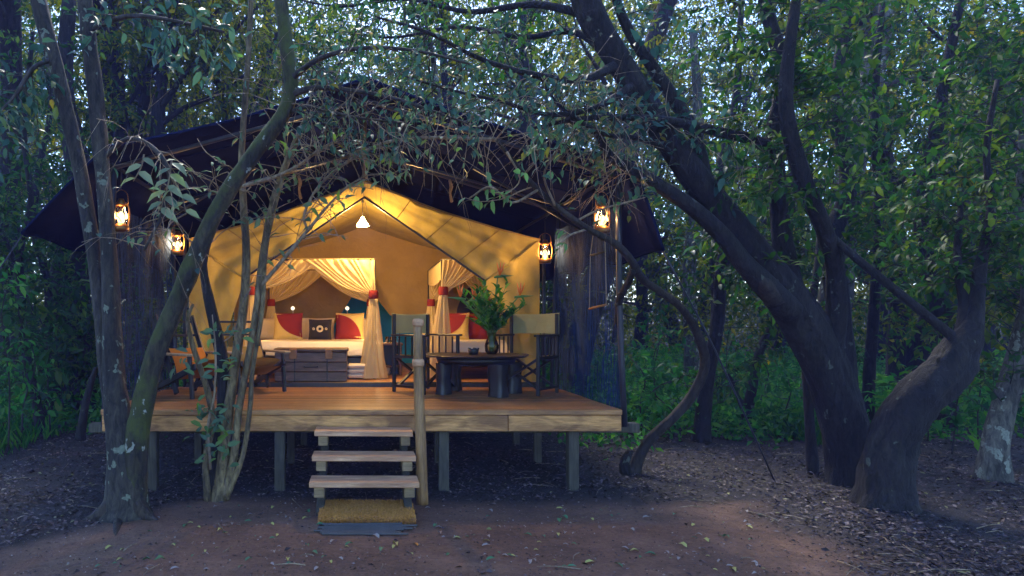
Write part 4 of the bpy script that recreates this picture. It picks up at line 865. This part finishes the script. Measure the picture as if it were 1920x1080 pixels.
stem(t4, 'branch', [(1800, 655, 5.68, 24), (1786, 632, 5.67, 19), (1750, 602, 5.7, 17), (1680, 545, 5.75, 16), (1610, 488, 5.9, 15), (1555, 440, 6.05, 13)], M_bark, 10, .12, 5, 9)
pE, _ = stem(t4, 'branch', [(1815, 640, 5.66, 40), (1830, 580, 5.66, 27), (1838, 500, 5.7, 20), (1858, 400, 5.75, 15), (1850, 280, 5.8, 11), (1870, 150, 5.8, 8)], M_bark, 12, .14, 5, 12)
pG, _ = stem(t4, 'branch', [(1806, 640, 5.68, 30), (1808, 570, 5.72, 18), (1795, 480, 5.8, 13), (1802, 380, 5.9, 9)], M_bark, 10, .14, 5, 13)
pD, _ = stem(t4, 'limb', [(1552, 700, 6.35, 44), (1566, 600, 6.25, 36), (1566, 510, 6.15, 32), (1545, 430, 6.0, 30), (1505, 335, 5.9, 30), (1474, 205, 5.85, 26), (1482, 80, 5.8, 20), (1500, -50, 5.8, 16)], M_bark, 14, .14, 6, 9)
pH, _ = stem(t4, 'limb', [(1458, 285, 6.4, 24), (1410, 262, 6.3, 22), (1340, 245, 6.2, 18), (1250, 226, 5.8, 16), (1160, 220, 5.7, 13), (1080, 224, 5.6, 9), (1000, 240, 5.5, 6)], M_bark, 10, .12, 5)
pU, _ = stem(t4, 'limb', [(1330, 370, 6.15, 24), (1300, 250, 6.2, 24), (1240, 150, 6.2, 22), (1180, 60, 6.15, 18), (1140, -40, 6.1, 14)], M_bark, 10, .12, 5)
pK, _ = stem(t4, 'limb', [(1160, 120, 6.0, 20), (1090, 150, 5.7, 15), (1000, 140, 5.4, 12), (900, 110, 5.1, 9), (800, 60, 4.9, 7), (700, 30, 4.8, 4)], M_bark, 10, .12, 5)
pW, _ = stem(t4, 'limb', [(1185, 160, 6.0, 16), (1120, 200, 5.7, 12), (1030, 215, 5.4, 9), (940, 190, 5.2, 7), (850, 170, 5.1, 5), (780, 150, 5.0, 3)], M_bark, 10, .12, 5)
pX, _ = stem(t4, 'limb', [(1270, 290, 6.1, 14), (1200, 260, 5.8, 10), (1130, 250, 5.6, 8), (1050, 200, 5.5, 6), (1010, 140, 5.4, 4)], M_bark, 8, .12, 5)
pT, _ = stem(t4, 'limb', [(1110, 30, 5.95, 18), (1000, 8, 6.2, 14), (880, 22, 6.4, 10), (760, -2, 6.6, 7), (640, 12, 6.8, 5), (560, 0, 6.9, 3)], M_bark, 8, .12, 5)
pT2, _ = stem(t4, 'limb', [(1170, 130, 6.0, 16), (1080, 60, 6.5, 13), (980, 70, 6.8, 10), (860, 50, 7.0, 7), (740, 70, 7.1, 5), (640, 60, 7.2, 3)], M_bark, 8, .12, 5)
foliage_on(t4, [pT, pT2], r4, 34, .5, 8, .08, M_leaf_mid, M_twig_dark, .005, sub=2)
foliage_on(t4, [pW, pX, pH, pL[5:]], r4, 22, .6, 1, .09, M_leaf_teal, M_twig, .0045, sub=2, droop=.6)
foliage_on(t4, [pK, pW, pX], r4, 28, .38, 5, .078, M_leaf_teal, M_twig_dark, .005, sub=1)
foliage_on(t4, [pH, pU, pL[4:]], r4, 24, .42, 5, .10, M_leaf_teal, M_twig_dark, .005, sub=1)
foliage_on(t4, [pE[1:], pG[1:]], r4, 40, .6, 12, .09, M_leaf_mid, M_twig_dark, .005, sub=2)
foliage_on(t4, [pV, pD[3:]], r4, 48, .75, 15, .10, M_leaf_mid, M_twig_dark, .006, sub=2)
foliage_on(t4, [pA[5:]], r4, 30, .5, 5, .12, M_leaf_teal, M_twig_dark, .005)

# middle-distance trees, each one built along its own course
def mid_tree(label, stems_, mat=None, foli=None, name='tree', seed=0, grp=None):
    r = random.Random(seed); x, y, Y, _ = stems_[0][0]; t = thing(name, label, 'tree', P(x, y, Y), 0, grp); ps = []
    for i, rows in enumerate(stems_): ps.append(stem(t, 'trunk' if i == 0 else 'limb', rows, mat or M_bark, 10, .14, 5, seed + i)[0])
    if foli:
        ntw, L, nl, ls, lm, um = foli; foliage_on(t, ps, r, ntw, L, nl, ls, lm, M_twig_dark, .006, 0, .15, um, sub=2)
    return t
FM = (26, .9, 10, .13, M_leaf_mid, .35)
mid_tree('dark straight trunk beside the crooked tree, right of the deck', [[(1315, 835, 9.0, 34), (1318, 780, 9.0, 28), (1330, 690, 9.0, 24), (1346, 600, 9.0, 22), (1352, 500, 9.0, 20), (1362, 430, 9.0, 19), (1350, 320, 9.1, 16), (1380, 180, 9.2, 13), (1390, 0, 9.3, 10)], [(1352, 500, 9.0, 12), (1390, 470, 8.9, 11), (1420, 440, 8.8, 8)], [(1335, 640, 9.0, 10), (1338, 560, 9.1, 9), (1335, 480, 9.2, 8), (1350, 420, 9.3, 7)]], seed=1, foli=FM)
mid_tree('thin V-shaped tree in the green undergrowth left of the giant trunk', [[(1396, 812, 9.7, 24), (1402, 770, 9.7, 20), (1412, 720, 9.7, 17), (1424, 660, 9.7, 15), (1452, 600, 9.7, 12), (1470, 520, 9.7, 10), (1490, 380, 9.7, 8)], [(1400, 785, 9.7, 12), (1380, 730, 9.6, 10), (1355, 690, 9.5, 8)]], seed=2, foli=(20, .7, 8, .12, M_leaf_mid, .5))
mid_tree('pale mottled trunk behind the crooked tree', [[(1300, 745, 13.5, 30), (1296, 640, 13.5, 26), (1292, 520, 13.5, 24), (1300, 400, 13.5, 22), (1310, 240, 13.5, 18), (1300, 60, 13.5, 14)]], M_bark_pale, seed=3, foli=(40, 1.2, 12, .14, M_leaf_far, .2))
mid_tree('straight dark trunk rising in the fork of the giant tree', [[(1626, 800, 9.6, 22), (1630, 700, 9.6, 20), (1640, 560, 9.6, 18), (1648, 420, 9.6, 16), (1640, 200, 9.6, 14), (1655, 0, 9.6, 10)]], seed=4, foli=(46, 1.1, 14, .12, M_leaf_mid, .2))
mid_tree('dark upright trunk right behind the giant trunk', [[(1585, 820, 8.3, 50), (1580, 700, 8.3, 44), (1570, 560, 8.3, 40), (1560, 450, 8.3, 36), (1590, 350, 8.4, 30), (1570, 180, 8.4, 22), (1590, 0, 8.4, 16)]], seed=5, foli=(50, 1.1, 14, .12, M_leaf_mid, .35))
mid_tree('twisting dark tree above the broken stump arm', [[(1770, 800, 9.0, 40), (1778, 640, 9.0, 36), (1750, 520, 9.0, 34), (1730, 400, 9.0, 32), (1745, 300, 9.0, 26), (1770, 160, 9.0, 20), (1800, 0, 9.0, 14)], [(1745, 300, 9.0, 16), (1820, 220, 9.0, 12), (1900, 150, 9.0, 9), (1960, 60, 9, 6)]], seed=6, foli=(52, 1.1, 14, .12, M_leaf_mid, .2))
mid_tree('grey leaning trunk at the far right edge', [[(1862, 905, 6.7, 60), (1866, 840, 6.7, 46), (1880, 770, 6.7, 40), (1905, 690, 6.7, 40), (1935, 560, 6.7, 36), (1960, 400, 6.7, 32), (1950, 150, 6.7, 28), (1960, -40, 6.7, 24)], [(1900, 690, 6.7, 16), (1922, 560, 6.5, 14), (1912, 380, 6.5, 12), (1920, 180, 6.5, 10)]], M_bark_pale, seed=7, foli=(56, .8, 12, .10, M_leaf_mid, .25))
mid_tree('slim grey trunk left of the giant tree base', [[(1526, 905, 6.9, 22), (1520, 820, 6.9, 18), (1515, 740, 6.9, 18), (1512, 640, 6.95, 16), (1530, 520, 7, 12), (1540, 400, 7.1, 8)]], seed=8)
mid_tree('massive fluted dark trunk left of the forked tree', [[(128, 775, 11.2, 130), (126, 730, 11.2, 96), (122, 640, 11.2, 82), (128, 540, 11.2, 74), (140, 450, 11.2, 62), (150, 330, 11.2, 48), (120, 180, 11.3, 36), (130, 0, 11.3, 26)], [(150, 770, 11.0, 40), (155, 690, 11.0, 30), (160, 600, 11.0, 26), (150, 520, 11.1, 24), (120, 460, 11.2, 14)], [(95, 770, 10.9, 36), (105, 700, 11.0, 30), (108, 620, 11.1, 24)], [(168, 760, 10.7, 26), (150, 730, 10.9, 28), (135, 690, 11.1, 20)]], seed=9, foli=(50, 1.2, 14, .14, M_leaf_mid, .25))
mid_tree('thin bent trunk at the left edge of the litter', [[(78, 815, 9.5, 26), (72, 770, 9.5, 19), (60, 720, 9.5, 17), (46, 650, 9.5, 16), (40, 560, 9.5, 15), (38, 470, 9.5, 14), (58, 380, 9.5, 12), (45, 240, 9.5, 10), (62, 60, 9.5, 8)], [(40, 540, 9.5, 9), (20, 470, 9.4, 8), (-20, 400, 9.3, 6)]], seed=10, foli=(44, .9, 12, .12, M_leaf_mid, .2))
mid_tree('slim dark trunk curving below the tip of the flysheet', [[(100, 760, 10.5, 22), (88, 640, 10.5, 15), (92, 560, 10.5, 15), (82, 500, 10.5, 14), (66, 440, 10.5, 13), (70, 330, 10.5, 12), (95, 200, 10.5, 10), (80, 40, 10.5, 8)]], seed=11, foli=(40, .9, 11, .12, M_leaf_mid, .3))
mid_tree('low forked stem leaning on the deck beam', [[(150, 825, 7.8, 20), (158, 770, 7.8, 15), (170, 720, 7.8, 12), (180, 690, 7.8, 8)]], seed=12)
for i, (rows, lb) in enumerate(((([(232, 560, 13.6, 30), (228, 300, 13.6, 26), (222, 150, 13.6, 22), (210, 0, 13.6, 18), (206, -80, 13.6, 14)]), 'dark trunk behind the left flysheet, just right of the lichen-spotted trunk'),
    ([(262, 560, 14.5, 40), (262, 260, 14.5, 34), (258, 140, 14.5, 30), (272, 40, 14.5, 24), (285, -60, 14.5, 18)], 'pale trunk forking behind the left side of the flysheet'),
    ([(292, 560, 13.4, 30), (296, 240, 13.4, 26), (306, 130, 13.4, 24), (322, 40, 13.4, 22), (330, -60, 13.4, 18)], 'dark leaning trunk behind the left flysheet'),
    ([(322, 560, 15.5, 18), (324, 240, 15.5, 16), (328, 80, 15.5, 14), (335, -60, 15.5, 10)], 'thin straight trunk behind the left flysheet'))):
    ex = [[(rows[1][0], 210, rows[1][2], 12), (rows[1][0] + 60, 130, rows[1][2] - .3, 10), (rows[1][0] + 140, 60, rows[1][2] - .5, 7), (rows[1][0] + 220, -20, rows[1][2] - .6, 5)]] if i in (0, 2) else [[(rows[1][0], 150, rows[1][2], 12), (rows[1][0] + 30, 60, rows[1][2], 9), (rows[1][0] + 40, -40, rows[1][2], 6)]]
    if i == 2: ex.append([(297, 235, 13.4, 12), (350, 200, 13.2, 10), (400, 180, 13.1, 8), (460, 140, 13, 5)])
    mid_tree(lb, [rows] + ex, M_bark_pale if i == 1 else M_bark, (34, 1.3, 12, .14, M_leaf_far, .45), seed=20 + i)
mid_tree('thin tree crossing behind the ridge of the flysheet', [[(455, 620, 13.8, 24), (440, 300, 13.8, 16), (420, 200, 13.8, 13), (395, 100, 13.7, 11), (370, 0, 13.6, 8)], [(440, 300, 13.8, 9), (480, 180, 13.6, 8), (520, 60, 13.5, 6)]], seed=30, foli=(40, 1.3, 12, .14, M_leaf_far, .3))

# leafy saplings near the left edge and at the right
def sapling(label, px, py, Y, h, n_, ls, lm, seed, spread=.5, grp=None):
    r = random.Random(seed); b = P(px, py, Y); b.z = gz(b.x, b.y) - .02; t = thing('sapling', label, 'sapling', b, 0, grp); tb_, lv_ = MB(), Leaves()
    pts = [Vector((0, 0, 0)), Vector((r.gauss(0, .05), r.gauss(0, .05), h * .4)), Vector((r.gauss(0, .1), r.gauss(0, .1), h * .75)), Vector((r.gauss(0, .15), r.gauss(0, .15), h))]
    MB().tube(pts, [.012, .005], 6, 3).build('stem', M_twig_dark, t)
    for i in range(n_):
        p, d = along(pts, .2 + .8 * (i + .5) / n_); o = Vector((math.cos(i * 2.4), math.sin(i * 2.4), .45)); twig(tb_, lv_, r, p, o, spread * r.uniform(.5, 1.1), .004, 7, ls, .5, 4, .45)
    tb_.build('twigs', M_twig_dark, t)['kind'] = 'stuff'; lv_.build('crown', lm, t, 1)
for i, (px, py, Y, h, n_, ls) in enumerate(((95, 770, 9.0, 1.9, 22, .17), (40, 790, 8.6, 1.3, 18, .12), (15, 800, 8.0, 2.2, 24, .12), (125, 740, 9.8, 2.1, 22, .15), (60, 780, 9.6, 1.1, 16, .12))):
    sapling(['broad-leaved sapling in front of the fluted trunk', 'small bright sapling at the left edge', 'tall sapling at the far left edge', 'tall broad-leaved sapling beside the fluted trunk', 'low sapling near the bent trunk'][i], px, py, Y, h, n_, ls, M_leaf_mid if i in (0, 3) else M_leaf_under, 50 + i, .55, 'saplings left of the tent')
for i, (px, Y, h) in enumerate(((1205, 9.5, 1.1), (1235, 10.6, 1.4), (1262, 9.2, .9), (1345, 10.4, 1.0), (1375, 11.5, 1.3), (1430, 10.6, 1.0), (1470, 9.5, .8), (1225, 12.0, 1.8), (1700, 8.2, .9), (1785, 8.0, .8), (1835, 8.4, 1.1), (1740, 9.0, 1.2))):
    sapling(['bushy bright green sapling just right of the deck corner', 'taller green sapling behind the deck corner', 'low sapling left of the straight dark trunk', 'sapling right of the straight dark trunk', 'sapling behind the V-shaped tree', 'sapling right of the V-shaped tree', 'low sapling beside the grassy patch', 'tall thin sapling behind the shade net post', 'low sapling right of the stump arm', 'low sapling under the stump arm tip', 'sapling beside the grey leaning trunk', 'sapling behind the stump arm'][i], px, 700, Y, h, 14, .13, M_leaf_under, 80 + i, .5, 'saplings right of the tent')

# background trees: a few grown kinds, each copy its own thing
def grown_tree(seed, H, lm, ls, nbr=16, bmat=None):
    r = random.Random(seed); t = thing('forest_tree', 'x', 'tree'); tb_, lv_ = MB(), Leaves(); pts = [Vector((0, 0, -.1))]; d = Vector((r.gauss(0, .12), r.gauss(0, .12), 1))
    for i in range(7): d = (d + rv(r, .10) + Vector((0, 0, .12))).normalized(); pts.append(pts[-1] + d * H / 7)
    R0 = .05 + H * .011
    MB().tube(pts, [R0 * 1.5, R0, R0 * .9, R0 * .3], 9, 3, .15, seed=seed).build('trunk', bmat or M_bark, t)
    for i in range(nbr):
        u = .16 + .82 * (i + r.random()) / nbr; p, dd = along(pts, min(.99, u)); a_ = r.random() * 6.28; o = Vector((math.cos(a_), math.sin(a_), r.uniform(.1, .7))); Lb = H * .24 * r.uniform(.6, 1.2) * (1.1 - u * .5)
        q = [p]; dv = o.normalized()
        for k in range(4): dv = (dv + rv(r, .2)).normalized(); q.append(q[-1] + dv * Lb / 4)
        tb_.tube(q, [R0 * .35, .008], 5, 2, cap=False)
        for j in range(9):
            p2, d2 = along(q, .15 + .85 * (j + r.random()) / 9); ql = twig(tb_, lv_, r, p2, d2 * .5 + rv(r, .8), Lb * .38 * r.uniform(.6, 1.2), .006, 9, ls, .3, 3, .48)
            for _ in range(3): p3_, d3 = along(ql, r.uniform(.2, .95)); twig(tb_, lv_, r, p3_, d3 + rv(r, .8), Lb * .2, .003, 8, ls, .3, 3, .48)
    tb_.build('branches', M_twig_dark, t)['kind'] = 'stuff'; lv_.build('crown', lm, t, 0); return t
protos = [grown_tree(100 + k, (9, 11, 13, 10, 12, 8)[k], (M_leaf_far, M_leaf_mid)[k % 2], (.13, .12, .15, .12, .14, .12)[k], 18, (M_bark, M_bark_pale)[k in (2, 5)]) for k in range(6)]
spots = [(943, 13.6), (1060, 13.6), (1530, 12.0), (1700, 12.6)]  # extra trees added to keep sun off the ground right of the deck
rs = random.Random(77)
for row, (Y, n_) in enumerate(((13.5, 7), (16.5, 8), (20, 9), (25, 10))):
    for i in range(n_):
        u = (i + .5 + rs.uniform(-.35, .35)) / n_; px = -160 + 2240 * u; y = Y + rs.uniform(-.9, .9); x = (px - VX) * y / F
        if abs(x) < 3.4 and y < 14: y += 2.2
        if y < 19 and 1160 < px < 1490: y = 21 + rs.uniform(0, 6)
        spots.append((px, y))
used = set(); ftrees = []; ORD = ['leftmost', 'second from left', 'third from left', 'fourth from left', 'fifth from left', 'sixth from left', 'seventh from left', 'eighth from left', 'ninth from left', 'tenth from left', 'eleventh from left', 'twelfth from left']
for i, (px, y) in enumerate(spots):
    k = rs.randrange(6); o = protos[k] if k not in used else copy_tree(protos[k]); used.add(k)
    x = (px - VX) * y / F; o.location = (x, y, gz(x, y)); o.rotation_euler.z = rs.random() * 6.28; s = rs.uniform(.85, 1.2); o.scale = (s, s, s)
    reg = 'left of the tent' if px < 250 else ('behind the flysheet' if px < 1150 else ('right of the deck' if px < 1480 else 'behind the forked giant tree'))
    ftrees.append((reg, 'nearer' if y < 18 else 'distant', px, o)); o['group'] = 'forest trees ' + reg
for reg in sorted({a[0] for a in ftrees}):
    for ds in ('nearer', 'distant'):
        for q, a in enumerate(sorted([a for a in ftrees if a[0] == reg and a[1] == ds], key=lambda a: a[2])): a[3]['label'] = ORD[q] + ' of the ' + ds + ' slender forest trees ' + reg
for k in range(6):
    if k not in used:
        for ch in list(protos[k].children): bpy.data.objects.remove(ch)
        bpy.data.objects.remove(protos[k])

for px_, y_, lb in ((9.0, 3.2, 'beside the camera to the right'), (8.2, 6.6, 'just outside the right edge'), (12, 9, 'far out to the right'), (7.5, -1.5, 'behind the camera to the right'), (-7.5, 2.5, 'beside the camera to the left'), (-8.0, 6.8, 'just outside the left edge'), (-7, -2, 'behind the camera to the left')):  # unseen trees added around the clearing to shade its sides
    o = copy_tree(protos[rs.choice(sorted(used))]); o.location = (px_, y_, 0); o.rotation_euler.z = rs.random() * 6.28; o['label'] = 'unseen forest tree added for shade ' + lb; o['group'] = 'unseen shading trees around the clearing'

# far foliage that closes the wood, and low growth on the floor
def clump_cloud(name, nclump, per, fpos, rad, ls, mat, label, cat, seed):
    g_ = np.random.default_rng(seed); cs = np.array([fpos(g_) for _ in range(nclump)]); n_ = nclump * per
    c = np.repeat(cs, per, 0); p = c + g_.normal(0, 1, (n_, 3)) * np.array(rad)[None]; p[:, 2] = np.maximum(p[:, 2], .03 + np.maximum(0, p[:, 1] - 12) * .03)
    d = g_.normal(0, 1, (n_, 3)); d[:, 2] -= .3; nn = g_.normal(0, .5, (n_, 3)); nn[:, 2] += 1
    L_ = ls * g_.uniform(.6, 1.3, n_); V_, T_ = leaves_np(p, d, nn, L_, L_ * .5, 0)
    return tag(from_np(name, V_, T_, mat), label, cat, kind='stuff')
def ff(g_):
    y = 20 + 16 * g_.random(); px = -250 + 2420 * g_.random(); z = 16 * g_.random() ** 1.05 if g_.random() < .75 else 4.5 * g_.random(); return ((px - VX) * y / F, y, z + (y - 12) * .03)
clump_cloud('forest_foliage', 3300, 90, ff, (.75, .75, .55), .17, M_leaf_far, 'far mass of forest leaves closing the view between the trunks', 'foliage', 3)
def fd(g_):
    y = 37 + 14 * g_.random(); px = -300 + 2520 * g_.random(); return ((px - VX) * y / F, y, 1 + 27 * g_.random() ** .9)
clump_cloud('distant_foliage', 1700, 60, fd, (1.3, 1.2, 1.0), .34, M_leaf_dist, 'farthest canopy of leaves seen through gaps in the wood', 'foliage', 6)
def fu(g_):
    while True:
        y = 8.2 + 11 * g_.random(); px = -120 + 2200 * g_.random(); x = (px - VX) * y / F
        if abs(x) < 2.9 and y < 12.8: continue
        if px < 260 and y < 9.3 + 1.2 * g_.random(): continue
        if px > 1480 and y < 9 + g_.random(): continue
        if px > 1150 and px < 1480 and y < 8.9 + .6 * g_.random(): continue
        return (x, y, .06 + .4 * g_.random() ** 2 + max(0, y - 12) * .06)
clump_cloud('undergrowth', 2000, 42, fu, (.25, .25, .10), .115, M_leaf_under, 'low green undergrowth covering the forest floor behind the litter', 'undergrowth', 4)
gp = []
gr = np.random.default_rng(8)
while len(gp) < 3000:
    if gr.random() < .8: x, y = gr.uniform(5.6, 6.9), gr.uniform(8.6, 10.5)
    else: x, y = gr.uniform(-5.6, -4.0), gr.uniform(7.6, 9.5)
    gp.append((x, y, gz(x, y)))
gp = np.array(gp); n = len(gp); dg = np.stack([gr.normal(0, .35, n), gr.normal(0, .35, n), np.ones(n)], 1); Lg = gr.uniform(.1, .32, n)
V, T = leaves_np(gp, dg, gr.normal(0, 1, (n, 3)), Lg, np.full(n, .012), 0, .3, 0)
tag(from_np('grass', V, T, M_leaf_under), 'long green grass growing beside the giant tree', 'grass', kind='stuff')
# fallen leaves lying singly on the swept earth
LC = [('green', leafmat('fallen_green', [(0, (.04, .14, .06)), (1, (.08, .2, .09))], 0)), ('pale yellow', leafmat('fallen_yellow', [(0, (.36, .34, .08)), (1, (.45, .4, .12))], 0)), ('grey brown', leafmat('fallen_grey', [(0, (.22, .18, .16)), (1, (.36, .3, .27))], 0)), ('orange', leafmat('fallen_orange', [(0, (.55, .2, .03)), (1, (.6, .24, .03))], 0))]
lm_ = []
for c, m in LC:
    for q in range(3):
        V, T = leaves_np([(-.04, 0, .004)], [(1, 0, .15 + .15 * q)], [(0, .25 * (q - 1), 1)], [.085], [.033 + .006 * q], 1, .12 + .1 * q, .3); me = from_np('tmp', V, T, m, None, True); lm_.append((c, me.data)); bpy.data.objects.remove(me)
fl_ = random.Random(4); cnt = 0
def put_leaf(px, py, ci, s=1.0, lab=None):
    Y = F * EYE / (py - VY); x = (px - VX) * Y / F; c, d = lm_[ci * 3 + fl_.randrange(3)]; o = bpy.data.objects.new('fallen_leaf', d); C.objects.link(o); o.location = (x, Y, gz(x, Y) + .002); o.rotation_euler.z = fl_.random() * 6.28; o.scale = (s * .78,) * 3
    tag(o, lab or (c + ' fallen leaf lying on the bare earth ' + ('left of the mats' if px < 590 else 'right of the mats')), 'leaf', 'fallen leaves on the swept earth')
put_leaf(780, 1024, 3, 1.0, 'single orange fallen leaf right below the rod mat')
for px, py, ci in ((205, 1030, 1), (357, 983, 1), (520, 1006, 1), (435, 985, 2), (715, 1034, 0), (742, 1025, 1), (816, 988, 0), (822, 992, 2), (655, 1025, 0), (705, 1010, 2), (912, 1016, 1), (935, 990, 2), (915, 970, 0), (1050, 978, 0), (990, 1005, 0), (1110, 975, 1), (1105, 1060, 1), (1190, 1035, 1), (1280, 1025, 1), (920, 1060, 0), (300, 1058, 0), (650, 980, 2), (600, 988, 0), (590, 1040, 0), (540, 1058, 1), (1300, 985, 1), (1220, 1042, 0), (1350, 1052, 2), (1375, 1070, 1), (1160, 1065, 0)):
    put_leaf(px, py, ci, fl_.uniform(.7, 1.15))
for i in range(150):
    px, py = fl_.uniform(180, 1440), 948 + 130 * fl_.random() ** 1.1
    if 585 < px < 790 and py < 1015: continue
    put_leaf(px, py, fl_.choice((0, 0, 1, 1, 2, 2, 2)), fl_.uniform(.35, .95))

# ------------------------------------------------------------------ haze
hz = MB().box((0, 18, 15), (140, 90, 33)).build('veil', bpy.data.materials.new('navy_veil')); m = hz.data.materials[0]; m.use_nodes = True  # blue volume added to lift the dark tones towards navy
t_ = m.node_tree; t_.nodes.remove(t_.nodes['Principled BSDF']); pv = t_.nodes.new('ShaderNodeVolumePrincipled'); pv.inputs['Color'].default_value = (.28, .31, 1, 1); pv.inputs['Density'].default_value = .0023
t_.links.new(pv.outputs[0], t_.nodes['Material Output'].inputs['Volume']); tag(hz, 'faint bluish haze added to turn dark tones navy', 'veil', kind='stuff')
